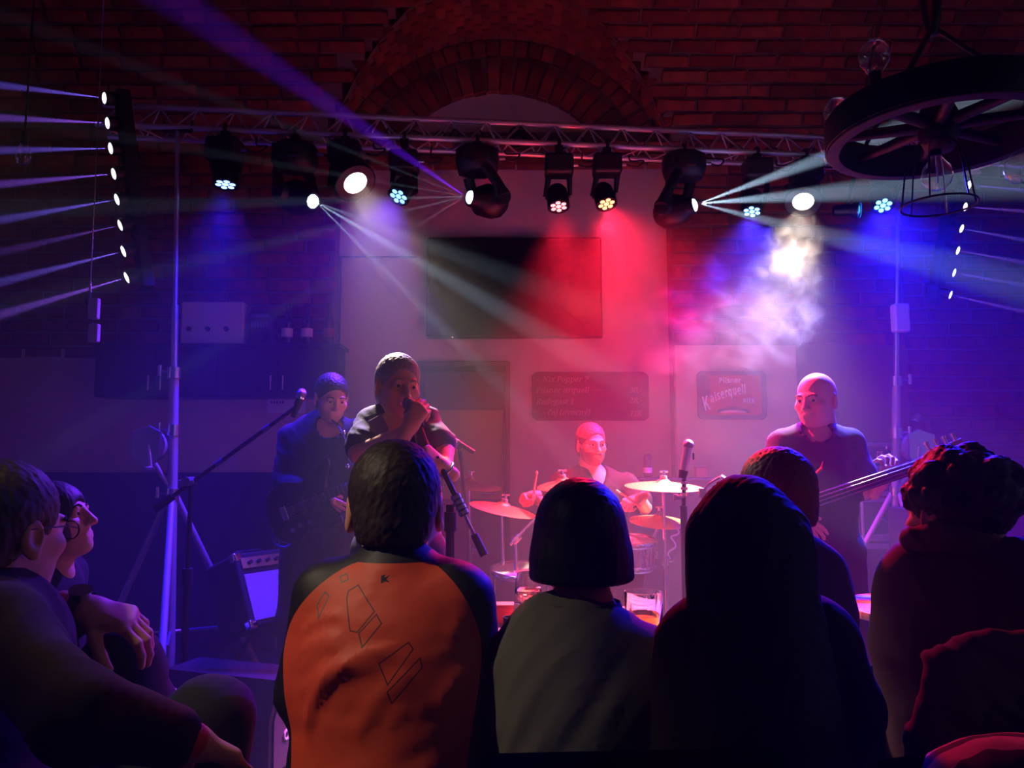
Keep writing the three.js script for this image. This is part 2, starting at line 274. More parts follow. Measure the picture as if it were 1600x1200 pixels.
// LED wash: base box, yoke, barrel with a ring of lenses
function washLight(label, px, drop, lens, dir, color, core, cd, half, opt = {}) {
  dir = dir.clone().normalize();
  const g = thing('stage_light', label, 'stage light', tAt(px), opt.group), h = clampOn(g, px, drop), s = opt.size ?? 1;
  const bw = 0.17 * s, bh = 0.125 * s;
  const base = new RoundedBoxGeometry(bw, bh, bw * 0.8, 3, 0.022); base.translate(h.x, h.y - bh / 2, h.z); add(g, 'base', base, M.blackPlastic);
  const r = (opt.r ?? 0.062) * s, len = opt.len ?? 0.15 * s, tail = lens.clone().addScaledVector(dir, -len);
  const barrel = lathe([[0.001, 0], [r * 0.7, 0.004], [r * 0.95, len * 0.2], [r, len * 0.35], [r, len * 0.52], [r * 1.07, len * 0.55], [r * 1.07, len * 0.99], [r * 0.98, len], [r * 0.93, len * 0.97], [0.001, len * 0.96]], 30);
  add(g, 'barrel', along(barrel, tail, dir), M.blackMetal);
  const side = V(0, 0, 0).crossVectors(dir, V(0, 0, -1)).setZ(0).normalize(); if (side.lengthSq() < 0.1) side.set(1, 0, 0);
  const mid = lens.clone().addScaledVector(dir, -len * 0.55);
  for (const k of [-1, 1]) { const a = mid.clone().addScaledVector(side, k * (r * 1.2)), b = V(h.x + k * bw * 0.36, h.y - bh, h.z); add(g, 'yoke_arm', merge([rod(a, b, 0.013 * s, 0.018 * s, 8), rod(mid.clone().addScaledVector(side, k * r * 1.0), a, 0.016, 0.016, 10)]), M.blackMetal); }
  const q = new THREE.Quaternion().setFromUnitVectors(V(0, 1, 0), dir);
  if (opt.single) add(g, 'lens', discAt(r * 0.93, lens.clone().addScaledVector(dir, -0.004), dir, 36), glow(core, opt.k ?? 5));
  else { const leds = []; for (let i = 0; i < 7; i++) { const a = i * Math.PI / 3, rr = i === 6 ? 0 : r * 0.6, o = V(Math.cos(a) * rr, 0, Math.sin(a) * rr).applyQuaternion(q); const l = new THREE.ConeGeometry(r * 0.32, r * 0.12, 10, 1, true); leds.push(along(l, lens.clone().add(o).addScaledVector(dir, -0.003), dir)); } add(g, 'led_lenses', merge(leds), glow(core, opt.k ?? 5)); }
  const from = lens.clone().addScaledVector(dir, 0.03);
  if (cd) spot(from, opt.floodDir ?? dir, color, cd, half, r * 0.8, opt.pen ?? 0.8);
  if (opt.coreCd) spot(from, opt.coreDir ?? dir, color, opt.coreCd, opt.coreHalf, r * 0.7, 0.6);
  // its power lead, looping from the side of the base back up to the truss
  const e = V(h.x + bw / 2, h.y - bh * 0.45, h.z), up = tAt(px + 42).addScaledVector(tBack, 0.1);
  const plug = rod(e, e.clone().add(V(0.03, 0, 0)), 0.012, 0.01, 8); add(g, 'plug', plug, M.steel);
  add(g, 'power_lead', cable([e.clone().add(V(0.03, 0, 0)), e.clone().add(V(0.09, -0.015, 0)), e.clone().add(V(0.14, 0.03, -0.02)), V(up.x, h.y + 0.02, up.z), up], 0.0055, 26), M.cable);
  return g;
}
// moving head: base, yoke arms, round head with a small bright lens; the gobo splits its light into several shafts
function movingHead(label, px, drop, lens, aim, shafts) {
  const dir = aim.clone().normalize(), g = thing('moving_head_light', label, 'stage light', tAt(px)), h = clampOn(g, px, drop);
  const base = lathe([[0.02, 0], [0.115, -0.004], [0.135, -0.025], [0.135, -0.1], [0.12, -0.15], [0.06, -0.165], [0.001, -0.166]], 8); base.rotateY(Math.PI / 8); base.scale(1, 1, 0.85); base.translate(h.x, h.y, h.z); add(g, 'base', base.toNonIndexed(), M.blackPlastic);
  base.computeVertexNormals();
  for (const k of [-1, 1]) { const a = new RoundedBoxGeometry(0.02, 0.06, 0.006, 2, 0.002); a.translate(h.x + k * 0.09, h.y - 0.07, h.z + 0.115); add(g, 'handle', a, M.blackMetal); }
  const panel = boxG(0.055, 0.012, 0.004, h.x + 0.02, h.y - 0.115, h.z + 0.112); add(g, 'label_plate', panel, M.steel);
  const c = lens.clone().addScaledVector(dir, -0.15);
  const head = lathe([[0.001, -0.1], [0.05, -0.095], [0.085, -0.06], [0.1, -0.01], [0.096, 0.045], [0.075, 0.09], [0.055, 0.115], [0.052, 0.147], [0.045, 0.15], [0.04, 0.143], [0.001, 0.142]], 32); add(g, 'head', along(head, c, dir), M.blackMetal);
  const side = V(0, 0, 0).crossVectors(dir, V(0, 1, 0)).normalize();
  for (const k of [-1, 1]) { // yoke arms: flat tapered plates beside the head
    const top = V(h.x, h.y - 0.15, h.z).addScaledVector(side, k * 0.1), bot = c.clone().addScaledVector(side, k * 0.122);
    const mid = top.clone().lerp(bot, 0.5).addScaledVector(side, k * 0.02);
    add(g, 'yoke_arm', merge([rod(top, mid, 0.034, 0.03, 10), rod(mid, bot, 0.03, 0.045, 10), rod(bot.clone().addScaledVector(side, -k * 0.03), bot.clone().addScaledVector(side, k * 0.015), 0.05, 0.05, 16)]), M.blackPlastic);
  }
  const ball = new THREE.SphereGeometry(0.04, 10, 3, 0, Math.PI * 2, 0, Math.PI / 2); ball.scale(1, 0.5, 1); add(g, 'lens', along(ball, lens.clone().addScaledVector(dir, -0.008), dir), glow(new THREE.Color(0.55, 0.75, 1), 7));
  for (const [to, color, cd, half] of shafts) spot(lens.clone().addScaledVector(dir, 0.025), to.clone().sub(lens).normalize(), color, cd, half, 0.003, 0.6);
  const e = V(h.x + 0.13, h.y - 0.06, h.z), up = tAt(px + 46).addScaledVector(tBack, 0.12);
  add(g, 'plug', rod(e, e.clone().add(V(0.035, 0, 0)), 0.013, 0.011, 8), M.steel);
  add(g, 'power_lead', cable([e.clone().add(V(0.03, 0, 0)), e.clone().add(V(0.08, -0.015, 0)), e.clone().add(V(0.12, 0.03, -0.02)), V(up.x, h.y + 0.03, up.z), up], 0.0055, 26), M.cable);
}
const lensAt = (px, py, near = 0) => P(px, py, -tAt(px).z + 0.0 - near);
washLight('slim blue stage light at the left end of the truss, pointing straight down', 353, 0.06, lensAt(352, 290), V(0, -1, 0.12), BLUE, new THREE.Color(0.2, 0.35, 1), 58, 36, { coreCd: 96, coreHalf: 9, size: 1.1 });
movingHead('moving head light above the guitarist throwing pale shafts down to the right', 462, 0.07, P(490, 315, 4.12), V(0.8, -0.35, 0.55), [
  [P(735, 560, 3.3), ICE, 738, 1.4], [P(900, 555, 3.0), ICE, 952, 2.0], [P(950, 490, 3.2), ICE, 226, 2.7], [P(640, 470, 3.6), ICE, 178, 1.0]]);
washLight('large round white stage light tilted down to the right above the singer', 540, 0.05, P(556, 287, 4.18), V(0.5, -0.76, 0.42), WARM, new THREE.Color(1, 0.93, 0.86), 95, 25, { single: true, floodDir: V(0.34, -0.8, 0.5).normalize(), r: 0.108, len: 0.17, size: 1.05, k: 4, pen: 1 });
washLight('blue stage light hanging between the white one and the centre moving head', 632, 0.09, P(622, 308, 4.25), V(-0.3, -0.75, 0.45), new THREE.Color(0.14, 0.02, 1), new THREE.Color(0.14, 0.4, 1), 90, 42, { coreCd: 64, coreHalf: 16, coreDir: V(0.15, -0.9, 0.2).normalize() });
movingHead('moving head light at the middle of the truss throwing shafts to the left', 746, 0.05, P(733, 308, 4.3), V(-0.8, -0.02, 0.55), [
  [P(395, 80, 3.7), VIOLET, 663, 3.8], [P(540, 232, 3.8), ICE, 159, 1.2], [P(500, 268, 3.8), ICE, 159, 1.3], [P(470, 316, 3.7), ICE, 282, 1.6], [P(470, 372, 3.6), ICE, 244, 1.5], [P(560, 415, 3.6), ICE, 226, 1.1]]);
washLight('red stage light above the television, the weaker of the two', 873, 0.075, P(873, 324, 4.44), V(0.06, -0.9, 0.3), RED, new THREE.Color(1, 0.2, 0.22), 110, 34, { coreCd: 176, coreHalf: 7 });
washLight('bright red stage light above the right edge of the television', 948, 0.06, P(948, 320, 4.46), V(0.14, -0.86, 0.36), RED, new THREE.Color(1, 0.3, 0.12), 200, 48, { coreCd: 165, coreHalf: 17, coreDir: V(0.12, -0.95, 0.1).normalize(), r: 0.06, k: 6 });
movingHead('moving head light right of centre throwing broad pale shafts to the right', 1068, 0.03, P(1086, 320, 4.36), V(0.8, 0.1, 0.55), [
  [P(1500, 168, 3.2), ICE, 1615, 3.2], [P(1520, 285, 3.1), ICE, 1360, 3.6], [P(1420, 405, 3.4), ICE, 714, 3.4]]);
washLight('small blue stage light between the right moving head and the right white light', 1182, 0.05, P(1175, 332, 4.52), V(-0.15, -0.9, 0.3), new THREE.Color(0.05, 0.03, 1), new THREE.Color(0.2, 0.5, 1), 110, 46, {});
washLight('large round white stage light over the bass player, the brightest lamp', 1258, 0.05, P(1255, 316, 4.46), V(-0.2, -0.76, 0.52), WARM, new THREE.Color(1, 0.95, 0.86), 165, 30, { single: true, floodDir: V(-0.3, -0.88, 0.2).normalize(), r: 0.098, len: 0.16, size: 1.05, k: 5, pen: 1 });
washLight('blue stage light at the right end of the truss', 1388, 0.05, P(1380, 322, 4.55), V(-0.16, -0.72, 0.5), BLUE, new THREE.Color(0.14, 0.6, 1), 240, 44, { coreCd: 192, coreHalf: 10, k: 6 });
{ // a small projector lamp, its ringed glass lens turned to the blue light beside it
  const g = thing('spotlight', 'small spotlight with a blue-ringed glass lens left of the right-hand blue light', 'stage light', tAt(1335)), h = clampOn(g, 1335, 0.1), l = P(1343, 328, 4.5), d = V(0.82, -0.15, 0.55).normalize();
  add(g, 'barrel', along(lathe([[0.001, 0], [0.03, 0], [0.034, 0.02], [0.034, 0.1], [0.05, 0.12], [0.05, 0.15], [0.044, 0.15], [0.04, 0.135], [0.001, 0.13]], 28), l.clone().addScaledVector(d, -0.15), d), M.blackMetal);
  const ring = new THREE.TorusGeometry(0.047, 0.004, 8, 32); ring.rotateX(Math.PI / 2); add(g, 'lens_ring', along(ring, l, d), std(0x66d8ff, 0.25, { metalness: 0.9 }));
  const ball = new THREE.SphereGeometry(0.034, 20, 10, 0, Math.PI * 2, 0, Math.PI / 2); ball.scale(1, 0.5, 1); add(g, 'lens', along(ball, l.clone().addScaledVector(d, -0.014), d), glow(new THREE.Color(0.12, 0.75, 1), 0.9));
  add(g, 'bracket', rod(h, l.clone().addScaledVector(d, -0.08), 0.012, 0.012, 8), M.blackMetal);
}
{ // bundled leads lying along the truss
  for (const [a, b, s, label] of [[700, 850, 0.06, 'black cable bundle coiled on the truss above the television'], [560, 700, 0.05, 'black cable looping along the truss above the blue light'], [860, 1010, 0.05, 'black cable looping along the truss above the red lights'], [1090, 1300, 0.04, 'black cable sagging along the truss toward the right white light']]) {
    const pts = []; for (let k = 0; k <= 12; k++) { const q = tAt(a + (b - a) * k / 12).addScaledVector(tBack, 0.1); q.y += 0.05 + s * Math.sin(k * 1.9) * (k % 3 ? 1 : 0.4); pts.push(q); }
    const o = new THREE.Mesh(cable(pts, 0.006, 90, 6), M.cable); o.name = numbered('cable'); scene.add(o); tag(o, label, 'cable');
  }
  const g = thing('cable_coil', 'dark coil of spare cable tied on the truss right of the centre moving head', 'cable', tAt(815)), c = tAt(815).addScaledVector(tBack, 0.1).add(V(0, 0.06, 0));
  for (let k = 0; k < 5; k++) { const t = new THREE.TorusGeometry(0.045 + 0.006 * k, 0.009, 7, 22); t.rotateX(rnd(-0.5, 0.5)); t.rotateY(rnd(-0.6, 0.6)); t.translate(c.x + rnd(-0.02, 0.02), c.y + rnd(-0.015, 0.015), c.z); add(g, 'loop', t, M.cable); }
}
// LED bars at both ends of the truss: eight swivelling pixels, each throwing one thin shaft outward
function ledBar(label, top, bottom, ends, r, cd, half, dimmed = []) {
  const axis = V(0, 0, 0).subVectors(bottom, top), ax = axis.clone().normalize(), g = thing('led_beam_bar', label, 'light bar', top.clone());
  const mean = ends.reduce((s, e) => s.add(e), V(0, 0, 0)).multiplyScalar(1 / 8).sub(top.clone().lerp(bottom, 0.5)).normalize();
  const back = mean.clone().multiplyScalar(-0.075), across = V(0, 0, 0).crossVectors(ax, mean).normalize(), out = V(0, 0, 0).crossVectors(across, ax).normalize();
  const body = new RoundedBoxGeometry(0.09, axis.length() + 0.12, 0.07, 3, 0.012); basis(body, top.clone().lerp(bottom, 0.5).addScaledVector(out, -0.1), across, ax, out); add(g, 'housing', body, M.blackPlastic);
  for (let i = 0; i < 8; i++) {
    const p = top.clone().addScaledVector(axis, i / 7), d = ends[i].clone().sub(p).normalize();
    const pod = add(g, 'pixel_head', along(lathe([[0.001, -0.075], [r * 1.15, -0.07], [r * 1.25, -0.02], [r * 1.25, -0.001], [r * 1.06, 0], [r * 1.05, -0.008], [0.001, -0.008]], 22), p, d), M.blackPlastic);
    const dim = dimmed.includes(i) ? 0.35 : 1;
    add(pod, 'lens', discAt(r, p.clone().addScaledVector(d, -0.003), d, 24), glow(new THREE.Color(0.95, 0.9, 1), 3.2 * (dim < 1 ? 0.45 : 1)));
    spot(p.clone().addScaledVector(d, 0.012), d, i % 2 ? PIXEL : new THREE.Color(0.2, 0.12, 1), cd * dim, half, 0.002, 0.7);
  }
  return g;
}
{
  const t0 = P(162, 153, 4.1), b0 = P(197, 434, 4.1), ys = [133, 184, 235, 288, 344, 394, 441, 492];
  const g = ledBar('tall black bar of eight white pixel lights left of the stage', t0, b0, ys.map((y) => P(0, y, 3.72)), 0.031, 900, 2.9, [5]);
  add(g, 'bracket', merge([rod(t0.clone().add(V(0.1, 0.05, -0.08)), tAt(185), 0.018, 0.018, 8)]), M.blackMetal);
  const t1 = P(1526, 222, 4.9), b1 = P(1486, 461, 4.9), y1 = [225, 262, 297, 330, 375, 410, 446, 487];
  const g1 = ledBar('black bar of eight white pixel lights partly hidden by the chandelier', t1, b1, y1.map((y) => P(1600, y, 4.62)), 0.027, 560, 2.6);
  add(g1, 'bracket', rod(t1.clone().add(V(-0.1, 0.03, -0.05)), tAt(1520), 0.018, 0.018, 8), M.blackMetal);
}
// crank stands that carry the truss
function crankStand(label, px, foot, winchSide) {
  const top = tAt(px).add(V(0, -0.02, 0)), b = V(foot.x, 0, foot.z), g = thing('crank_stand', label, 'stand', b), at = (t) => b.clone().lerp(top, t);
  const steel = M.standSteel ??= std(0xa8aab4, 0.32, { metalness: 0.85 }), paint = M.standPaint ??= std(0x9a9aa4, 0.5, { metalness: 0.25 });
  add(g, 'inner_mast', rod(at(0.62), top, 0.0125, 0.0125, 14), steel);
  add(g, 'middle_mast', rod(at(0.5), at(0.68), 0.018, 0.018, 14), steel);
  add(g, 'outer_mast', rod(at(0.03), at(0.56), 0.026, 0.026, 16), paint);
  for (const t of [0.35, 0.46, 0.56]) { const c = at(t); add(g, 'collar', rod(c.clone().add(V(0, -0.03, 0)), c.clone().add(V(0, 0.03, 0)), 0.036, 0.036, 14), M.steel); add(g, 'knob', merge([rod(c, c.clone().add(V(winchSide * 0.075, 0.008, 0.02)), 0.007, 0.007, 8), rod(c.clone().add(V(winchSide * 0.07, -0.02, 0.02)), c.clone().add(V(winchSide * 0.07, 0.04, 0.02)), 0.012, 0.012, 8)]), M.steel); }
  add(g, 'top_fork', merge([rod(top.clone().add(V(-0.08, 0.0, 0)), top.clone().add(V(0.08, 0, 0)), 0.012, 0.012, 8), rod(top.clone().add(V(-0.08, 0, 0)), top.clone().add(V(-0.08, 0.06, 0)), 0.009, 0.009, 8), rod(top.clone().add(V(0.08, 0, 0)), top.clone().add(V(0.08, 0.06, 0)), 0.009, 0.009, 8)]), M.blackMetal);
  for (let k = 0; k < 3; k++) { const a = k * 2.094 + 1.25, f = b.clone().add(V(Math.cos(a) * 0.55, 0.02, Math.sin(a) * 0.55)), m = b.clone().add(V(Math.cos(a) * 0.28, 0.33, Math.sin(a) * 0.28)); add(g, 'leg', rod(at(0.36), f, 0.017, 0.02, 10), paint); add(g, 'brace', rod(at(0.12), m.setY(0.36), 0.011, 0.011, 8), steel); add(g, 'foot', rod(f.clone().add(V(0, -0.018, 0)), f.clone().add(V(0, 0.03, 0)), 0.028, 0.024, 12), M.rubber); }
  // winch: round housing, gear plate and crank
  const w = at(0.44).add(V(winchSide * 0.1, -0.02, 0.03));
  const drum = new THREE.CylinderGeometry(0.085, 0.085, 0.06, 28); drum.rotateX(Math.PI / 2); drum.translate(w.x, w.y, w.z); add(g, 'winch_drum', drum, paint);
  const plate = shapeG([[0, 0.1], [0.09 * winchSide, 0.07], [0.09 * winchSide, -0.06], [0, -0.13], [-0.06 * winchSide, -0.06], [-0.06 * winchSide, 0.07]], 0.012, 0.004); plate.translate(w.x, w.y, w.z + 0.03); add(g, 'winch_plate', plate, M.steel);
  add(g, 'crank', merge([rod(w.clone().add(V(0, 0, 0.04)), w.clone().add(V(winchSide * -0.03, -0.13, 0.06)), 0.01, 0.01, 8), rod(w.clone().add(V(winchSide * -0.03, -0.13, 0.05)), w.clone().add(V(winchSide * -0.03, -0.13, 0.14)), 0.016, 0.016, 10)]), M.steel);
  const stay = add(g, 'stay', rod(w.clone().add(V(0.02, -0.1, 0)), at(0.355), 0.016, 0.016, 10), paint);
  return { g, at };
}
const leftStand = crankStand('tall metal crank stand lit blue, carrying the left end of the truss', 278, P(266, 1060, 4.2), -1);
const rightStand = crankStand('tall metal crank stand carrying the right end of the truss beside the rack case', 1403, P(1397, 1040, 4.62), 1);
{ const c = rightStand.at(0.56).clone(), q = P(1404, 498, -c.z); const s = new RoundedBoxGeometry(0.094, 0.175, 0.07, 3, 0.014); s.translate(q.x, q.y, q.z + 0.02); add(rightStand.g, 'cover_sleeve', s, std(0xb8b4c8, 0.6), 'pale square plastic cover on the mast'); }
houseLights();
// ───────── what hangs and stands at the back wall ─────────
const rectAt = (x0, y0, x1, y1, d) => { const a = P(x0, y0, d), b = P(x1, y1, d); return { w: b.x - a.x, h: a.y - b.y, x: (a.x + b.x) / 2, y: (a.y + b.y) / 2, z: -d }; };
function planarUV(g, x0, x1, y0, y1) { const n = g.index ? g.toNonIndexed() : g, p = n.attributes.position, uv = new Float32Array(p.count * 2); for (let i = 0; i < p.count; i++) { uv[i * 2] = (p.getX(i) - x0) / (x1 - x0); uv[i * 2 + 1] = (p.getY(i) - y0) / (y1 - y0); } n.setAttribute('uv', new THREE.BufferAttribute(uv, 2)); return n; }
function roundRect(w, h, r, depth, bevel = 0) { const s = new THREE.Shape(), x = -w / 2, y = -h / 2; s.moveTo(x + r, y); s.lineTo(x + w - r, y); s.absarc(x + w - r, y + r, r, -Math.PI / 2, 0); s.lineTo(x + w, y + h - r); s.absarc(x + w - r, y + h - r, r, 0, Math.PI / 2); s.lineTo(x + r, y + h); s.absarc(x + r, y + h - r, r, Math.PI / 2, Math.PI); s.lineTo(x, y + r); s.absarc(x + r, y + r, r, Math.PI, Math.PI * 1.5); return new THREE.ExtrudeGeometry(s, { depth, bevelEnabled: bevel > 0, bevelSize: bevel, bevelThickness: bevel, bevelSegments: 2, curveSegments: 8 }); }
{ // television, switched off
  const r = rectAt(667, 370, 942, 528, 5.52), g = thing('television', 'large dark wall television, switched off, above the doorway', 'television', V(r.x, r.y, -WALL));
  add(g, 'housing', boxG(r.w, r.h, 0.05, r.x, r.y, r.z - 0.03, 0.01), M.blackPlastic);
  add(g, 'screen', boxG(r.w - 0.03, r.h - 0.035, 0.004, r.x, r.y + 0.004, r.z - 0.004), phys(0x060607, 0.22, { clearcoat: 0.2 }));
  add(g, 'bracket', boxG(0.4, 0.3, 0.04, r.x, r.y, r.z - 0.058), M.blackMetal);
  add(g, 'pilot_light', along(new THREE.ConeGeometry(0.005, 0.003, 8, 1, true), P(707, 527, 5.515), V(0, 0, 1)), glow(new THREE.Color(1, 0.3, 0.3), 1.5));
}
{ // menu board with chalk writing
  const r = rectAt(832, 582, 1014, 656, 5.57), g = thing('menu_board', 'wide black chalkboard with rounded corners and faint chalk writing', 'chalkboard', V(r.x, r.y, -WALL));
  const tex = canvasTex(1024, 416, (c, w, h) => { c.fillStyle = '#1c1413'; c.fillRect(0, 0, w, h); for (let i = 0; i < 240; i++) { c.fillStyle = `rgba(210,200,190,${rnd(0.006, 0.025)})`; c.beginPath(); c.ellipse(rnd(w), rnd(h), rnd(20, 120), rnd(6, 26), rnd(-0.4, 0.4), 0, 7); c.fill(); }
    c.fillStyle = 'rgba(225,215,205,0.5)'; c.font = 'italic 66px serif'; const T = (s, x, y) => c.fillText(s, x, y);
    T('-  Nix Popper ?', 30, 82); T('Pilsner urquell', 28, 178); T('30,-', 850, 178); T('Radegast 1', 28, 280); T('28,-', 850, 268); T('- čaj (ovocný)', 90, 372); T('TIK', 850, 384); c.lineWidth = 3; c.strokeStyle = 'rgba(225,215,205,0.3)'; c.beginPath(); c.moveTo(440, 160); c.lineTo(640, 152); c.stroke(); });
  const body = roundRect(r.w, r.h, 0.04, 0.018, 0.004); body.translate(r.x, r.y, -WALL + 0.004); add(g, 'frame', body, std(0x1a1210, 0.7));
  const f = roundRect(r.w - 0.012, r.h - 0.012, 0.036, 0.004); f.translate(r.x, r.y, -WALL + 0.025); add(g, 'board', planarUV(f, r.x - r.w / 2, r.x + r.w / 2, r.y - r.h / 2, r.y + r.h / 2), std(0xffffff, 0.85, { map: tex }));
}
{ // enamel beer sign
  const r = rectAt(1090, 581, 1198, 654, PIER - 0.07), g = thing('beer_sign', 'red enamel beer sign with curved white lettering, Pilsner Kaiserquell Bier', 'sign', V(r.x, r.y, r.z));
  const tex = canvasTex(768, 520, (c, w, h) => { c.fillStyle = '#5b4a55'; c.fillRect(0, 0, w, h); c.fillStyle = '#a8232c'; c.beginPath(); c.roundRect(70, 40, w - 120, h - 80, 40); c.fill(); c.fillStyle = '#4a2b3c'; c.beginPath(); c.roundRect(0, 40, 130, 260, 40); c.fill(); c.fillStyle = '#a8232c'; c.beginPath(); c.moveTo(90, 460); c.lineTo(150, 120); c.lineTo(300, 40); c.lineTo(700, 40); c.lineTo(700, 470); c.closePath(); c.fill();
    c.fillStyle = '#e9dfe0'; c.font = 'bold 84px sans-serif'; c.save(); c.translate(236, 124); c.scale(0.9, 1); c.fillText('Pilsner', 0, 0); c.restore();
    const word = 'Kaiserquell'; let x = 62; [...word].forEach((ch, i) => { const t = i / (word.length - 1), size = i === 0 ? 200 : 128 - 0 * t, y = 366 - 120 * Math.sin(t * 1.5) - (i === 0 ? -70 : 0); c.font = `bold ${size}px sans-serif`; c.save(); c.translate(x, y); c.rotate(-0.22 + 0.2 * t); c.scale(0.62, 1.12); c.fillText(ch, 0, 0); c.restore(); x += c.measureText(ch).width * 0.62 + 2; });
    c.font = 'bold 62px sans-serif'; c.fillText('BIER', 500, 345); c.fillStyle = '#5a1722'; c.beginPath(); c.ellipse(390, 452, 190, 62, 0, Math.PI, 0); c.fill(); c.fillStyle = '#caa7ab'; c.beginPath(); c.ellipse(390, 452, 150, 26, 0, Math.PI, 0); c.fill(); });
  const b = roundRect(r.w, r.h, 0.035, 0.012, 0.005); b.translate(r.x, r.y, r.z - 0.012); add(g, 'plate', planarUV(b, r.x - r.w / 2, r.x + r.w / 2, r.y - r.h / 2, r.y + r.h / 2), std(0xffffff, 0.4, { map: tex }));
}
{ // notice on the left wall
  const r = rectAt(419, 613, 478, 645, PIER - 0.01), g = thing('notice', 'pale rounded notice with two short lines on the wall behind the guitarist', 'sign', V(r.x, r.y, r.z));
  const tex = canvasTex(512, 280, (c, w, h) => { c.fillStyle = '#cfc8d4'; c.fillRect(0, 0, w, h); c.fillStyle = '#5c5068'; for (let i = 0; i < 7; i++) c.fillRect(46 + i * 32, 40, 24, 34); for (let i = 0; i < 5; i++) c.fillRect(46 + i * 38, 120, 20, 34); });
  const b = roundRect(r.w, r.h, 0.02, 0.008, 0.002); b.translate(r.x, r.y, r.z); add(g, 'plate', planarUV(b, r.x - r.w / 2, r.x + r.w / 2, r.y - r.h / 2, r.y + r.h / 2), std(0xffffff, 0.6, { map: tex }));
}
// low dark wainscot and the wall cupboard on the left
struct('trim', boxUV(boxG(HALF + P(440, 740, PIER).x, P(200, 738, PIER).y, 0.06, (-HALF + P(440, 740, PIER).x) / 2, P(200, 738, PIER).y / 2, -PIER + 0.03, 0.01)), M.darkWood);
{
  const r = rectAt(150, 540, 528, 620, 5.2), g = thing('wall_cupboard', 'long dark wooden wall cupboard on the left brick pier', 'cupboard', V(r.x, r.y, -PIER));
  add(g, 'carcass', boxG(r.w, r.h, 0.2, r.x, r.y, -5.31, 0.006), M.darkWood);
  for (let k = 0; k < 4; k++) { const w = r.w / 4; add(g, 'door', boxG(w - 0.012, r.h - 0.03, 0.022, r.x - r.w / 2 + w * (k + 0.5), r.y - 0.004, -5.205, 0.004), std(0x24160f, 0.5, { map: blotch })); add(g, 'handle', rod(V(r.x - r.w / 2 + w * (k + (k % 2 ? 0.1 : 0.9)), r.y - 0.03, -5.185), V(r.x - r.w / 2 + w * (k + (k % 2 ? 0.1 : 0.9)), r.y - 0.13, -5.185), 0.006, 0.006, 8), M.steel); }
  add(g, 'top_board', boxG(r.w + 0.03, 0.025, 0.28, r.x, r.y + r.h / 2 + 0.0, -5.31, 0.006), M.darkWood);
  const topY = r.y + r.h / 2 + 0.0125;
  { const q = rectAt(286, 470, 380, 537, 5.25), b = thing('projector_box', 'pale boxy case with three dark knobs on the wall cupboard', 'box', V(q.x, topY, -5.3)); add(b, 'body', boxG(q.w, q.h, 0.16, q.x, topY + q.h / 2, -5.31, 0.01), std(0xb6b2c4, 0.6)); for (let k = 0; k < 3; k++) { const c = new THREE.CylinderGeometry(0.016, 0.018, 0.02, 14); c.rotateX(Math.PI / 2); c.translate(q.x - q.w / 2 + q.w * (0.14 + 0.3 * k), topY + q.h * 0.36, -5.225); add(b, 'knob', c, M.blackPlastic); } }
  { const q = rectAt(391, 484, 422, 538, 5.25), b = thing('bottle_crate', 'small black box with two pale printed bands on the wall cupboard', 'box', V(q.x, topY, -5.3)); const tex = canvasTex(128, 224, (c) => { c.fillStyle = '#14131a'; c.fillRect(0, 0, 128, 224); c.fillStyle = '#59566c'; c.fillRect(10, 24, 108, 22); for (let i = 0; i < 6; i++) c.fillRect(10 + i * 18, 74, 12, 36); }); const gg = boxG(q.w, q.h, 0.13, q.x, topY + q.h / 2, -5.31, 0.004); add(b, 'body', planarUV(gg, q.x - q.w / 2, q.x + q.w / 2, topY, topY + q.h), std(0xffffff, 0.7, { map: tex })); }
  const bottleProto = (lab) => lathe([[0.001, 0], [0.036, 0.002], [0.038, 0.02], [0.038, 0.15], [0.03, 0.185], [0.014, 0.215], [0.0135, 0.275], [0.016, 0.278], [0.016, 0.292], [0.001, 0.293]], 22);
  [[447, 'dark bottle with a pale label on the cupboard, beside the printed box', 0xd8c6d8], [478, 'dark bottle with a pale label on the cupboard, second from the printed box', 0xd8c6d8], [512, 'reddish bottle at the cupboard end beside the plastered recess', 0x7a2a2c]].forEach(([px, label, lc], i) => { const c = P(px, 538, 5.25), b = thing('bottle', label, 'bottle', V(c.x, topY, -5.27), 'bottles on the wall cupboard'); const body = bottleProto(); body.translate(c.x, topY, -5.27); add(b, 'glass', body, phys(i === 2 ? 0x4a1512 : 0x0b120c, 0.12, { clearcoat: 0.4 })); const l = new THREE.CylinderGeometry(0.0388, 0.0388, 0.062, 22, 1, true); l.translate(c.x, topY + 0.085, -5.27); add(b, 'label', l, std(lc, 0.7)); });
}
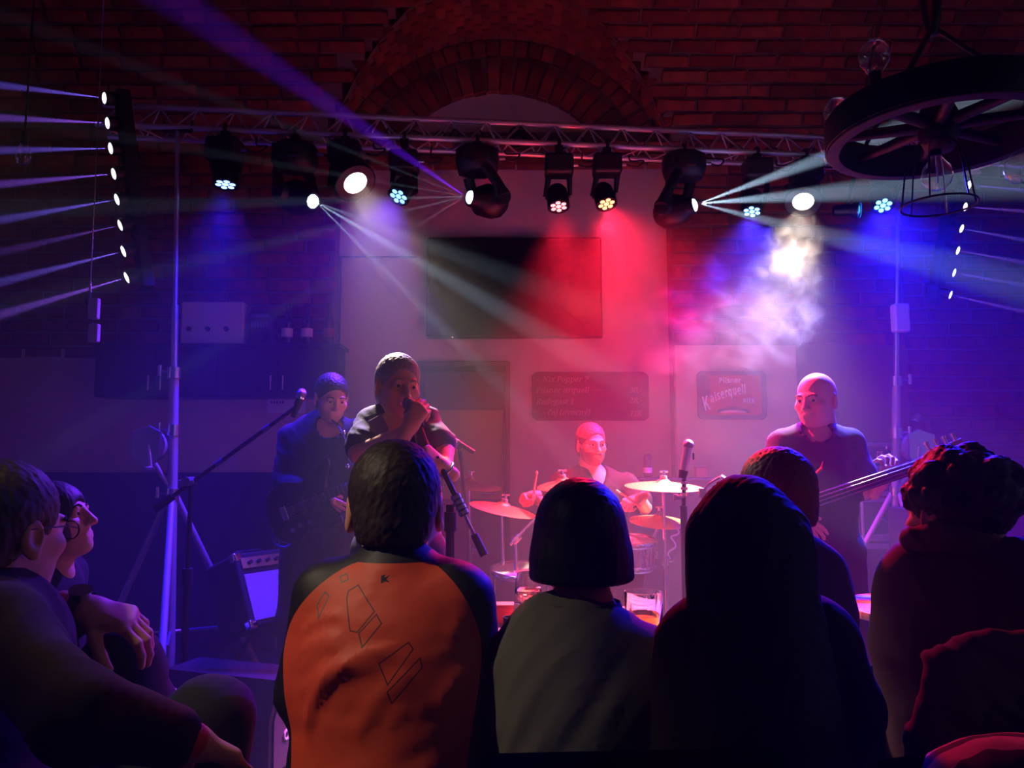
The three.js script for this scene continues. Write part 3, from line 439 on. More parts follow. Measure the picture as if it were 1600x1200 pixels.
{ // doorway: frame, the half-glazed door standing in it
  const L = doorL, R = doorR, T = doorT;
  const f = struct('door_frame', boxG(0.001, 0.001, 0.001, L, 0.05, -WALL - 0.1), M.darkWood); f.name = 'door_1_frame'; 
  struct('post', boxG(0.035, T, 0.34, R - 0.005, T / 2, -WALL - 0.13, 0.006), std(0x4a3630, 0.55), f); struct('post', boxG(0.035, T, 0.34, L + 0.005, T / 2, -WALL - 0.13, 0.006), std(0x4a3630, 0.55), f); struct('lintel', boxG(R - L, 0.04, 0.34, (L + R) / 2, T - 0.015, -WALL - 0.13, 0.006), std(0x4a3630, 0.55), f);
  const d = struct('door_1', boxG(R - L - 0.06, T - 0.05, 0.035, (L + R) / 2, (T - 0.05) / 2, -WALL - 0.2, 0.004), std(0x5a4c44, 0.55)); d.name = 'door_1';
  const p0 = P(668, 641, WALL + 0.18), p1 = P(786, 780, WALL + 0.18);
  struct('panel', boxG(p1.x - p0.x, p0.y - p1.y, 0.012, (p0.x + p1.x) / 2, (p0.y + p1.y) / 2, -WALL - 0.178, 0.003), std(0xb5aa4a, 0.45), d).userData.label = 'olive yellow upper panel';
  struct('panel', boxG(p1.x - p0.x, p1.y - 0.12, 0.012, (p0.x + p1.x) / 2, (p1.y - 0.03 + 0.12) / 2 - 0.01, -WALL - 0.178, 0.003), std(0x3a2a22, 0.5), d).userData.label = 'dark brown lower panel';
  struct('handle', merge([rod(V(R - 0.09, 1.05, -WALL - 0.185), V(R - 0.09, 1.05, -WALL - 0.13), 0.008), rod(V(R - 0.09, 1.05, -WALL - 0.13), V(R - 0.2, 1.05, -WALL - 0.13), 0.008)]), M.steel, d);
}
// the wooden batten outlining the plastered recess on the left
struct('trim', merge([boxG(P(652, 402, WALL).x - recL, 0.012, 0.012, (recL + P(652, 402, WALL).x) / 2, P(600, 402, WALL).y, -WALL + 0.006), boxG(0.012, P(530, 402, WALL).y, 0.012, recL + 0.014, P(530, 402, WALL).y / 2, -WALL + 0.006)]), std(0x2a1d20, 0.7));

// ───────── stage gear ─────────
M.tolex = std(0x0c0c0f, 0.75); M.grille = std(0x17171b, 0.85, { map: blotch });
function onFrame(g, base, x, y, z) { g.applyMatrix4(new THREE.Matrix4().makeBasis(x, y, z).setPosition(base)); return g; }
{ // guitar amplifier leaning back on the floor, seen from its dark side
  const yaw = 1.03, tilt = -0.4;
  const q = new THREE.Quaternion().setFromEuler(new THREE.Euler(tilt, yaw, 0, 'YXZ')), X = V(1, 0, 0).applyQuaternion(q), Y = V(0, 1, 0).applyQuaternion(q), Z = V(0, 0, 1).applyQuaternion(q), W = 0.42, H = 0.4, D = 0.26, B = P(365, 865, 4.15).addScaledVector(X, W / 2).addScaledVector(Y, -H).addScaledVector(Z, -D / 2), base = B.clone().setY(0), g = thing('guitar_amplifier', 'black combo amplifier tilted back, its pale grille lit blue', 'amplifier', base.clone());
  const put = (geo) => onFrame(geo, B, X, Y, Z);
  add(g, 'cabinet', put(boxG(W, H, D, 0, H / 2, 0, 0.015)), M.tolex);
  add(g, 'grille', put(boxG(W - 0.06, H - 0.15, 0.01, 0, H / 2 - 0.045, D / 2 + 0.002, 0.004)), std(0x9a9aac, 0.8), 'pale grille cloth');
  add(g, 'control_panel', put(boxG(W - 0.06, 0.06, 0.012, 0, H - 0.06, D / 2 + 0.002, 0.003)), M.steel);
  for (let k = 0; k < 7; k++) { const c = new THREE.CylinderGeometry(0.011, 0.012, 0.018, 12); c.rotateX(Math.PI / 2); c.translate(-W / 2 + 0.08 + k * 0.06, H - 0.06, D / 2 + 0.016); add(g, 'knob', put(c), M.blackPlastic); }
  add(g, 'handle', put(cable([V(-0.1, H, 0), V(-0.09, H + 0.03, 0), V(0, H + 0.035, 0), V(0.09, H + 0.03, 0), V(0.1, H, 0)], 0.012, 24, 8)), M.rubber);
  for (const sx of [-1, 1]) for (const sy of [0.02, H - 0.02]) { const c = boxG(0.05, 0.05, 0.05, sx * (W / 2 - 0.022), sy, D / 2 - 0.022, 0.012); add(g, 'corner', put(c), M.chrome); }
  for (const k of [-1, 1]) { const c = B.clone().addScaledVector(X, k * 0.17); add(g, 'stand_leg', merge([rod(c.clone().addScaledVector(Z, 0.15).addScaledVector(Y, 0.02), c.clone().addScaledVector(Z, -0.16).addScaledVector(Y, -0.02), 0.012, 0.012, 8), rod(c.clone().addScaledVector(Z, 0.1), V(c.x - 0.12, 0.012, c.z), 0.012, 0.012, 8), rod(c.clone().addScaledVector(Z, -0.12), V(c.x + 0.16, 0.012, c.z + 0.06), 0.012, 0.012, 8)]), M.blackMetal); }
}
{ // floor wedge in front of the stage, its grey end with a socket turned to us
  const a = P(398, 1192, 3.3); a.y = 0; const g = thing('floor_monitor', 'black wedge stage monitor on the floor with a grey socketed end', 'speaker', V(a.x - 0.2, 0, a.z - 0.1));
  const prof = [[0, 0], [0.4, 0], [0.4, 0.12], [0.27, 0.36], [0.06, 0.36], [0, 0.22]], yaw = -1.25, X = V(Math.cos(yaw), 0, Math.sin(yaw)), Z = V(-Math.sin(yaw), 0, Math.cos(yaw));
  const O = P(418, 1190, 3.25).setY(0.004), put = (geo) => onFrame(geo, O, X, V(0, 1, 0), Z);
  const s = shapeG(prof, 0.58, 0.008); s.translate(0, 0, -0.58); add(g, 'cabinet', put(s), M.tolex);
  const e = shapeG([[0.02, 0.015], [0.385, 0.015], [0.385, 0.115], [0.262, 0.345], [0.068, 0.345], [0.015, 0.215]], 0.006); e.translate(0, 0, 0.01); add(g, 'end_panel', put(e), std(0x4c494e, 0.65), 'grey end panel');
  const ring = new THREE.TorusGeometry(0.018, 0.006, 8, 24); ring.translate(0.1, 0.14, 0.018); add(g, 'socket', put(ring), std(0xe8e6ea, 0.4), 'white ringed socket');
  const sc = new THREE.CylinderGeometry(0.006, 0.006, 0.01, 10); sc.rotateX(Math.PI / 2); sc.translate(0.2, 0.24, 0.018); add(g, 'screw', put(sc), M.chrome);
  const gr = boxG(0.25, 0.012, 0.5, 0, 0, 0, 0.003); gr.rotateZ(-1.075); gr.translate(0.342, 0.245, -0.29); add(g, 'grille', put(gr), std(0x33333d, 0.6));
}
{ // effects pedals and plugs on the floor
  [[345, 1012, 0x8a7a3a, 'small yellowish effects pedal on the floor beside the amplifier'], [380, 1010, 0x9aa0c0, 'pale effects pedal on the floor in front of the amplifier'], [408, 1004, 0x3a4ad0, 'blue effects pedal on the floor nearest the man in orange']].forEach(([px, py, c, label]) => { const q = P(px, py, 4.3), b = thing('effects_pedal', label, 'pedal', V(q.x, 0, q.z), 'effects pedals on the stage floor'); add(b, 'body', boxG(0.075, 0.05, 0.12, q.x, 0.026, q.z, 0.008), std(c, 0.35, { metalness: 0.4 })); const k = new THREE.CylinderGeometry(0.012, 0.012, 0.02, 12); k.translate(q.x, 0.06, q.z + 0.03); add(b, 'switch', k, M.chrome); for (const s of [-1, 1]) { const n = new THREE.CylinderGeometry(0.008, 0.009, 0.014, 10); n.translate(q.x + s * 0.02, 0.057, q.z - 0.035); add(b, 'knob', n, M.blackPlastic); } });
}
function mic(g, tip, tail, r = 0.024) { // handheld microphone: ball grille, collar, tapered handle
  const d = V(0, 0, 0).subVectors(tail, tip), L = d.length(); d.normalize();
  const ball = new THREE.SphereGeometry(r, 18, 12); ball.scale(1, 1.1, 1); add(g, 'grille', along(ball, tip.clone().addScaledVector(d, r), d), M.micGrille ??= std(0x8f9096, 0.35, { metalness: 0.9, bumpMap: weave, bumpScale: 0.001 }));
  add(g, 'collar', rod(tip.clone().addScaledVector(d, r * 1.85), tip.clone().addScaledVector(d, r * 2.25), r * 0.98, r * 0.95, 18), M.chrome);
  add(g, 'handle', rod(tip.clone().addScaledVector(d, r * 2.2), tail, r * 0.82, r * 0.5, 16), std(0x1c1c20, 0.45, { metalness: 0.4 }));
}
function tripod(g, c, r, h, mat = M.blackMetal) { const hub = V(c.x, h, c.z); add(g, 'hub', rod(V(c.x, h - 0.06, c.z), V(c.x, h + 0.03, c.z), 0.024, 0.024, 12), mat); for (let k = 0; k < 3; k++) { const a = k * 2.094 + 0.5, f = V(c.x + Math.cos(a) * r, 0.012, c.z + Math.sin(a) * r); add(g, 'leg', rod(hub, f, 0.011, 0.011, 8), mat); add(g, 'foot', rod(f, f.clone().add(V(Math.cos(a) * 0.02, 0.0, Math.sin(a) * 0.02)), 0.014, 0.014, 8), M.rubber); } }
{ // boom microphone stand in front of the guitarist
  const piv = P(299, 752, 3.75), foot = V(piv.x, 0, piv.z), g = thing('microphone_stand', 'black boom microphone stand slanting up to the guitarist, mic glowing blue', 'stand', foot);
  add(g, 'pole', rod(foot.clone().setY(0.3), piv, 0.011, 0.011, 12), M.blackMetal); add(g, 'lower_tube', rod(foot.clone().setY(0.2), foot.clone().setY(0.72), 0.017, 0.017, 12), M.blackMetal); add(g, 'clutch', rod(foot.clone().setY(0.69), foot.clone().setY(0.77), 0.025, 0.025, 12), M.rubber);
  tripod(g, foot, 0.36, 0.3);
  const a = P(243, 795, 3.72), b = P(462, 636, 3.78); add(g, 'boom', rod(a, b, 0.0105, 0.0105, 10), M.blackMetal); add(g, 'counterweight', rod(a, a.clone().lerp(b, 0.12), 0.02, 0.02, 12), M.blackMetal);
  add(g, 'boom_knob', merge([rod(piv.clone().add(V(0, 0, -0.02)), piv.clone().add(V(0, 0, 0.07)), 0.022, 0.022, 12), rod(piv.clone().add(V(-0.035, 0, 0.06)), piv.clone().add(V(0.035, 0, 0.06)), 0.009, 0.009, 8)]), M.steel);
  for (const t of [0.42, 0.76]) add(g, 'cable_tie', rod(a.clone().lerp(b, t), a.clone().lerp(b, t + 0.05), 0.0135, 0.0135, 10), std(0x3a3a70, 0.5));
  const tip = P(474, 608, 3.8), tail = P(462, 640, 3.78), m = thing('microphone', 'blue-lit microphone clipped to the boom stand by the guitarist', 'microphone', tip); mic(m, tip, tail.clone().lerp(tip, -0.35), 0.024);
}
{ // overhead drum microphone
  const c = P(719, 697, 4.0), foot = V(P(732, 900, 4.0).x, 0, -4.0), g = thing('microphone_stand', 'thin black stand holding a pencil microphone beside the singer', 'stand', foot);
  add(g, 'pole', cable([foot.clone().setY(0.25), P(731, 830, 4.0), P(725, 760, 4.0), P(718, 700, 4.0)], 0.01, 30, 8), M.blackMetal); tripod(g, foot, 0.3, 0.27); add(g, 'clip', rod(P(715, 702, 4.0), P(722, 692, 4.0), 0.02, 0.02, 10), M.rubber);
  const m = thing('microphone', 'slim pencil microphone on a thin stand over the drums', 'microphone', c), t0 = P(697, 679, 4.0), t1 = P(741, 707, 4.0);
  add(m, 'capsule', rod(t0, t0.clone().lerp(t1, 0.35), 0.011, 0.0115, 12), M.steel); add(m, 'ring', rod(t0.clone().lerp(t1, 0.35), t0.clone().lerp(t1, 0.42), 0.0135, 0.0135, 12), M.chrome); add(m, 'body', rod(t0.clone().lerp(t1, 0.42), t1, 0.0125, 0.0125, 12), std(0x2a2a2e, 0.4, { metalness: 0.5 }));
  const o = new THREE.Mesh(cable([t0, P(695, 690, 4.0), P(703, 720, 3.98), P(716, 745, 3.98), P(727, 790, 3.99)], 0.004, 30, 6), M.cable); o.name = 'microphone_cable'; scene.add(o); tag(o, 'thin black cable curling from the pencil microphone', 'cable');
}
// ───────── drum kit ─────────
const bronze = noiseTex(128, (u, v) => { const n = 0.82 + 0.18 * Math.sin(v * 128 * 1.5) * 0.5 + 0.1 * tile(u, v, 6, 4); return [n, n * 0.92, n * 0.8]; });
M.cymbal = std(0xe6bc70, 0.42, { metalness: 0.6, map: bronze });
function cymbal(label, px, py, d, radius, tilt, roll, standFoot, pale) {
  const c = P(px, py, d), g = thing('cymbal', label, 'cymbal', c, 'cymbals of the drum kit');
  const q = new THREE.Quaternion().setFromEuler(new THREE.Euler(tilt, 0, roll));
  const prof = [[0.004, 0.02], [0.022, 0.019], [0.036, 0.01], [0.044, 0.001], [radius * 0.55, -0.007], [radius * 0.85, -0.017], [radius, -0.024], [radius * 0.985, -0.026], [radius * 0.55, -0.0095], [0.044, -0.002], [0.034, 0.007], [0.004, 0.017]].map(([r, y]) => [r, y]);
  const plate = lathe(prof, 44); plate.applyQuaternion(q); plate.translate(c.x, c.y, c.z); add(g, 'plate', plate, M.cymbal);
  const up = V(0, 1, 0).applyQuaternion(q), foot = V(standFoot?.[0] ?? c.x, 0, standFoot?.[1] ?? c.z);
  const s = thing('cymbal_stand', label.replace(/cymbal.*/, 'cymbal').replace(/^/, 'chrome tripod stand under the ').replace('under the the', 'under the').split(' ').slice(0, 15).join(' '), 'stand', foot, 'cymbal stands of the drum kit');
  const topP = c.clone().addScaledVector(up, 0.065), lowP = c.clone().addScaledVector(up, -0.05);
  add(s, 'rod', rod(lowP, topP, 0.0045, 0.0045, 8), M.chrome); add(s, 'wing_nut', merge([rod(c.clone().addScaledVector(up, 0.04), c.clone().addScaledVector(up, 0.062), 0.011, 0.008, 10), rod(c.clone().addScaledVector(up, 0.055).add(V(-0.022, 0.006, 0)), c.clone().addScaledVector(up, 0.055).add(V(0.022, 0.006, 0)), 0.005, 0.005, 8)]), M.chrome);
  add(s, 'felt', rod(c.clone().addScaledVector(up, 0.02), c.clone().addScaledVector(up, 0.038), 0.019, 0.017, 14), std(0x9a8a84, 0.95));
  const mid = V(foot.x, lowP.y * 0.62, foot.z); add(s, 'upper_tube', rod(mid, lowP, 0.0095, 0.0095, 12), M.chrome); add(s, 'lower_tube', rod(foot.clone().setY(0.12), mid.clone().add(V(0, 0.05, 0)), 0.0135, 0.0135, 12), M.chrome);
  add(s, 'clamp', merge([rod(mid.clone().add(V(0, 0.02, 0)), mid.clone().add(V(0, 0.07, 0)), 0.021, 0.021, 12), rod(mid.clone().add(V(0, 0.045, 0)), mid.clone().add(V(0.05, 0.045, 0.01)), 0.006, 0.006, 8), rod(mid.clone().add(V(0.048, 0.03, 0.01)), mid.clone().add(V(0.048, 0.062, 0.01)), 0.008, 0.008, 8)]), M.chrome);
  for (let k = 0; k < 3; k++) { const a = k * 2.094 + 0.4, f = V(foot.x + Math.cos(a) * 0.3, 0.012, foot.z + Math.sin(a) * 0.3); add(s, 'leg', merge([rod(V(foot.x, 0.36, foot.z), f, 0.007, 0.007, 8), rod(V(foot.x, 0.13, foot.z), V(foot.x, 0.36, foot.z).lerp(f, 0.55), 0.006, 0.006, 8)]), M.chrome); }
}
cymbal('dim farthest cymbal tilted in front of the doorway, behind the pencil microphone', 735, 752, 4.9, 0.2, 0.12, -0.12);
cymbal('thin golden cymbal tilted down to the right beside the door frame', 787, 790, 4.3, 0.19, 0.1, -0.2);
cymbal('brown cymbal half hidden behind the bobbed head, under the drummer’s arm', 880, 752, 4.35, 0.15, 0.16, 0.1);
cymbal('bright white-lit cymbal highest on the right of the drummer', 1037, 754, 4.3, 0.215, 0.1, -0.02);
cymbal('pink-lit cymbal lowest on the right, below the bright one', 1030, 809, 4.45, 0.17, 0.16, -0.04, [P(985, 900, 4.45).x, -4.5]);
function drum(label, name, c, axis, r, len, shell, head, lugs = 8, group) {
  const g = thing(name, label, 'drum', c, group), a = axis.clone().normalize(), q = new THREE.Quaternion().setFromUnitVectors(V(0, 1, 0), a), put = (geo) => { geo.applyQuaternion(q); geo.translate(c.x, c.y, c.z); return geo; };
  add(g, 'shell', put(new THREE.CylinderGeometry(r, r, len, 40, 1, true)), shell);
  for (const s of [-1, 1]) { const h = new THREE.CylinderGeometry(r * 0.985, r * 0.985, 0.004, 40); h.translate(0, s * len / 2, 0); add(g, 'head', put(h), head); const t = new THREE.TorusGeometry(r * 1.01, 0.009, 8, 44); t.rotateX(Math.PI / 2); t.scale(1, 2, 1); t.translate(0, s * (len / 2), 0); add(g, 'hoop', put(t), M.chrome); }
  for (let k = 0; k < lugs; k++) { const t = k / lugs * Math.PI * 2 + 0.2, x = Math.cos(t) * r * 1.03, z = Math.sin(t) * r * 1.03; add(g, 'tension_rod', put(merge([rod(V(x, -len / 2, z), V(x, len / 2, z), 0.004, 0.004, 6), boxG(0.02, len * 0.3, 0.02, x, 0, z, 0.005)])), M.chrome); }
  return g;
}
{
  const red = phys(0x5a0f12, 0.25, { clearcoat: 0.8 }), green = phys(0x5f8f1c, 0.3, { clearcoat: 0.6 }), skin = std(0xd8d2c4, 0.6), dark = std(0x14110f, 0.5);
  const bd = drum('green-fronted bass drum in the middle of the kit, between the audience heads', 'bass_drum', P(885, 930, 4.05).setY(0.3), V(0.1, 0, 1), 0.27, 0.36, red, green, 10);
  const c0 = P(885, 930, 4.05).setY(0.3); for (const s of [-1, 1]) add(bd, 'spur', rod(V(c0.x + s * 0.22, 0.28, c0.z + 0.1), V(c0.x + s * 0.38, 0.01, c0.z + 0.2), 0.009, 0.009, 8), M.chrome);
  const ft = drum('dark red floor tom left of the bass drum', 'floor_tom', P(822, 900, 4.2).setY(0.52), V(0, 1, 0.1), 0.19, 0.36, red, skin, 8); const c1 = P(822, 900, 4.2).setY(0.52); for (let k = 0; k < 3; k++) { const a = k * 2.1 + 0.4; add(ft, 'leg', rod(V(c1.x + Math.cos(a) * 0.205, 0.6, c1.z + Math.sin(a) * 0.205), V(c1.x + Math.cos(a) * 0.215, 0.01, c1.z + Math.sin(a) * 0.215), 0.007, 0.007, 8), M.chrome); }
  const rt = drum('dark red rack tom mounted over the bass drum', 'rack_tom', P(905, 845, 4.15), V(-0.1, 1, 0.35), 0.14, 0.2, red, skin, 6); add(rt, 'mount', rod(P(905, 862, 4.15), V(c0.x, 0.56, c0.z), 0.012, 0.012, 10), M.chrome);
  const sn = drum('chrome snare drum on a low stand right of the bass drum', 'snare_drum', P(975, 862, 4.35), V(0.05, 1, 0.1), 0.175, 0.13, M.chrome, skin, 8), c2 = P(975, 862, 4.35); add(sn, 'stand', merge([rod(V(c2.x, c2.y - 0.09, c2.z), V(c2.x, 0.2, c2.z), 0.011, 0.011, 10), ...[0, 1, 2].map((k) => rod(V(c2.x, 0.3, c2.z), V(c2.x + 0.25 * Math.cos(k * 2.1), 0.012, c2.z + 0.25 * Math.sin(k * 2.1)), 0.007, 0.007, 8))]), M.chrome);
  // chrome boom arm crossing in front of the floor tom
  const g = thing('boom_arm', 'short bright chrome arm clamped slantwise on a stand left of the bobbed head', 'stand', P(804, 900, 4.1).setY(0)), a = P(797, 851, 4.1), b = P(846, 800, 4.1), f = P(806, 900, 4.1).setY(0);
  add(g, 'arm', rod(a, b, 0.009, 0.009, 12), M.chrome); add(g, 'clamp', merge([rod(P(802, 846, 4.1), P(812, 836, 4.1), 0.022, 0.022, 12), rod(P(807, 841, 4.1).add(V(0, 0, -0.01)), P(807, 841, 4.1).add(V(0, 0, 0.05)), 0.014, 0.014, 10)]), M.chrome); add(g, 'tube', rod(f, P(806, 842, 4.1), 0.011, 0.011, 12), M.chrome); add(g, 'foot', merge([0, 1, 2].map((k) => rod(V(f.x, 0.25, f.z), V(f.x + 0.25 * Math.cos(k * 2.1), 0.012, f.z + 0.25 * Math.sin(k * 2.1)), 0.007, 0.007, 8))), M.chrome);
}
{ // silver microphone on a stand to the right of the kit
  const t0 = P(1077, 687, 3.5), t1 = P(1067, 742, 3.5), foot = V(P(1068, 800, 3.5).x, 0, -3.5), g = thing('microphone_stand', 'upright black microphone stand with chrome bands right of the drum kit', 'stand', foot);
  add(g, 'pole', rod(foot.clone().setY(0.25), P(1068, 790, 3.5), 0.016, 0.016, 12), M.blackMetal); add(g, 'upper_tube', rod(P(1068, 800, 3.5), P(1069, 748, 3.5), 0.01, 0.01, 12), M.blackMetal); tripod(g, foot, 0.32, 0.27);
  for (const y of [752, 761, 770]) add(g, 'band', rod(P(1069, y, 3.5), P(1069, y + 4.5, 3.5), 0.016, 0.016, 14), M.chrome); add(g, 'knob', merge([rod(P(1069, 775, 3.5), P(1059, 777, 3.5).add(V(-0.01, 0, 0.03)), 0.01, 0.01, 8), rod(P(1056, 772, 3.53), P(1056, 782, 3.53), 0.011, 0.011, 8)]), M.steel);
  const m = thing('microphone', 'bright silver microphone standing upright right of the drummer', 'microphone', t0), d = t1.clone().sub(t0).normalize();
  const b = new THREE.SphereGeometry(0.024, 18, 12); add(m, 'grille', along(b, t0.clone().addScaledVector(d, 0.022), d), M.micGrille); add(m, 'body', rod(t0.clone().addScaledVector(d, 0.035), t1, 0.0195, 0.0165, 16), std(0xd0ccd4, 0.3, { metalness: 0.7 })); add(m, 'switch', boxG(0.006, 0.03, 0.012, t0.x + 0.014, t0.y - 0.075, t0.z + 0.012, 0.002), M.blackPlastic); add(m, 'clip', rod(t1.clone().addScaledVector(d, -0.02), t1.clone().addScaledVector(d, 0.015), 0.022, 0.017, 12), M.rubber);
  const s = thing('microphone', 'small clip-on microphone on a gooseneck behind the silver one', 'microphone', P(1125, 747, 4.0)); add(s, 'gooseneck', cable([P(1098, 768, 4.05), P(1108, 756, 4.0), P(1120, 748, 4.0), P(1128, 744, 4.0)], 0.006, 24, 8), M.blackMetal); add(s, 'capsule', rod(P(1126, 744, 4.0), P(1133, 749, 4.0), 0.013, 0.013, 12), M.micGrille); add(s, 'clamp', boxG(0.04, 0.05, 0.03, P(1098, 770, 4.05).x, P(1098, 770, 4.05).y, -4.05, 0.006), M.blackPlastic); add(s, 'upright', rod(P(1098, 772, 4.05), V(P(1098, 772, 4.05).x, 0.02, -4.05), 0.008, 0.008, 8), M.blackMetal); add(s, 'base', along(lathe([[0.001, 0], [0.1, 0], [0.1, 0.012], [0.02, 0.025], [0.001, 0.026]], 24), V(P(1098, 772, 4.05).x, 0.0, -4.05), V(0, 1, 0)), M.blackMetal);
}
{ // speaker cabinet behind the drums, with a can and a box on it
  const r = rectAt(972, 747, 1132, 900, 5.0), top = r.y + r.h / 2, g = thing('speaker_cabinet', 'big black speaker cabinet behind the cymbals on the right', 'speaker', V(r.x, 0, -5.15));
  add(g, 'cabinet', boxG(r.w, top, 0.36, r.x, top / 2, -5.18, 0.015), M.tolex); const f = boxG(r.w - 0.06, top - 0.12, 0.012, r.x, top / 2, -5.0, 0.004);
  const tex = canvasTex(512, 768, (c, w, h) => { c.fillStyle = '#1a1822'; c.fillRect(0, 0, w, h); c.fillStyle = '#262330'; for (let y = 0; y < h; y += 6) c.fillRect(0, y, w, 2); c.strokeStyle = '#6f6880'; c.lineWidth = 8; c.lineCap = 'round'; c.save(); c.translate(270, 250); c.rotate(-1.2); c.beginPath(); c.moveTo(-90, 0); c.bezierCurveTo(-60, -60, -40, 60, -10, -20); c.bezierCurveTo(0, -50, 20, 40, 40, -10); c.bezierCurveTo(60, -50, 70, 40, 120, 0); c.stroke(); c.restore(); });
  add(g, 'grille', planarUV(f, r.x - r.w / 2, r.x + r.w / 2, 0, top), std(0xffffff, 0.85, { map: tex }));
  const can = P(1012, 745, 5.1), cg = thing('drink_can', 'slim dark drink can standing on the speaker cabinet', 'can', V(can.x, top, -5.1)), body = lathe([[0.001, 0], [0.024, 0], [0.029, 0.012], [0.029, 0.135], [0.022, 0.15], [0.022, 0.154], [0.001, 0.15]], 24); body.translate(can.x, top, -5.1); add(cg, 'body', body, std(0x3a3450, 0.35, { metalness: 0.5 })); const band = new THREE.CylinderGeometry(0.0294, 0.0294, 0.035, 24, 1, true); band.translate(can.x, top + 0.05, -5.1); add(cg, 'label', band, std(0xc8b8d0, 0.5));
  const bx = rectAt(1086, 729, 1104, 745, 5.1), bg = thing('small_box', 'small reddish box on the right of the speaker cabinet', 'box', V(bx.x, top, -5.1)); add(bg, 'body', boxG(bx.w, bx.h, 0.06, bx.x, top + bx.h / 2, -5.1, 0.004), std(0x8a4a3a, 0.7)); add(bg, 'lid', boxG(bx.w + 0.006, 0.012, 0.066, bx.x, top + bx.h + 0.004, -5.1, 0.003), std(0x6e382c, 0.7));
}
{ // rack case and bass amplifier at the right
  const r = rectAt(1348, 690, 1402, 900, 4.75), top = r.y + r.h / 2, g = thing('rack_case', 'tall black flight case rack with pale stripes behind the bass neck', 'case', V(r.x, 0, -4.9));
  const w = r.w + 0.04, x0 = r.x; add(g, 'case', boxG(w, top, 0.4, x0, top / 2, -4.97, 0.012), M.tolex);
  const F = -4.765; let k = 0; for (const [y0, y1, s] of [[691, 697, 0], [718, 724, 0], [728, 733, 0.2], [768, 775, 0], [778, 785, 0], [836, 846, 0], [850, 858, 0]]) { const a = rectAt(1351 + s * 20, y0, 1397, y1, 4.75); add(g, 'rack_panel', boxG(a.w, a.h, 0.012, a.x, a.y, F, 0.002), std(0x8d84a4, 0.4, { metalness: 0.3 })); }
  const lab = rectAt(1370, 702, 1384, 716, 4.75), lt = canvasTex(128, 128, (c) => { c.fillStyle = '#17151d'; c.fillRect(0, 0, 128, 128); c.fillStyle = '#d8b8c4'; c.font = 'bold 100px sans-serif'; c.save(); c.scale(0.75, 1); c.fillText('IIE', 6, 102); c.restore(); }); add(g, 'label', planarUV(boxG(lab.w, lab.h, 0.006, lab.x, lab.y, F + 0.002), lab.x - lab.w / 2, lab.x + lab.w / 2, lab.y - lab.h / 2, lab.y + lab.h / 2), std(0xffffff, 0.6, { map: lt }));
  for (const [x, y] of [[1388, 815], [1382, 812]]) { const q = P(x, y, 4.74); add(g, 'knob', boxG(0.02, 0.012, 0.012, q.x, q.y, F + 0.004, 0.003), M.steel); }
  for (const s of [-1, 1]) for (const yy of [0.03, top - 0.03]) add(g, 'corner', boxG(0.05, 0.05, 0.05, x0 + s * (w / 2 - 0.02), yy, F - 0.02, 0.012), M.steel);
  for (const s of [-1, 1]) add(g, 'edge_strip', boxG(0.014, top - 0.06, 0.014, x0 + s * (w / 2 - 0.006), top / 2, F - 0.004, 0.003), M.alu);
  const a = thing('bass_amplifier', 'black amplifier with two small orange pilot lamps behind the curly-haired person', 'amplifier', P(1445, 900, 4.3).setY(0)), c = P(1462, 830, 4.3); add(a, 'cabinet', boxG(0.3, c.y + 0.12, 0.3, c.x + 0.04, (c.y + 0.12) / 2, -4.47, 0.012), M.tolex);
  for (const y of [818, 840]) { const q = P(1440, y, 4.3); q.z = -4.31; add(a, 'pilot_lamp', along(new THREE.ConeGeometry(0.009, 0.005, 10, 1, true), q, V(0, 0, 1)), glow(new THREE.Color(1, 0.28, 0.04), 2.2)); add(a, 'bezel', along(new THREE.TorusGeometry(0.012, 0.003, 6, 16).rotateX(Math.PI / 2), q, V(0, 0, 1)), M.steel); }
  const m = thing('microphone', 'blurred blue-lit microphone on the right behind the crank stand', 'microphone', P(1432, 655, 4.7)); mic(m, P(1436, 646, 4.7), P(1424, 672, 4.7), 0.026); add(m, 'gooseneck', cable([P(1424, 672, 4.7), P(1422, 720, 4.72), P(1424, 800, 4.74)], 0.01, 20, 8), M.blackMetal); add(m, 'upright', rod(P(1424, 800, 4.74), V(P(1424, 800, 4.74).x, 0.02, -4.74), 0.012, 0.012, 8), M.blackMetal); add(m, 'base', along(lathe([[0.001, 0], [0.12, 0], [0.12, 0.014], [0.02, 0.03], [0.001, 0.03]], 24), V(P(1424, 800, 4.74).x, 0, -4.74), V(0, 1, 0)), M.blackMetal);
}
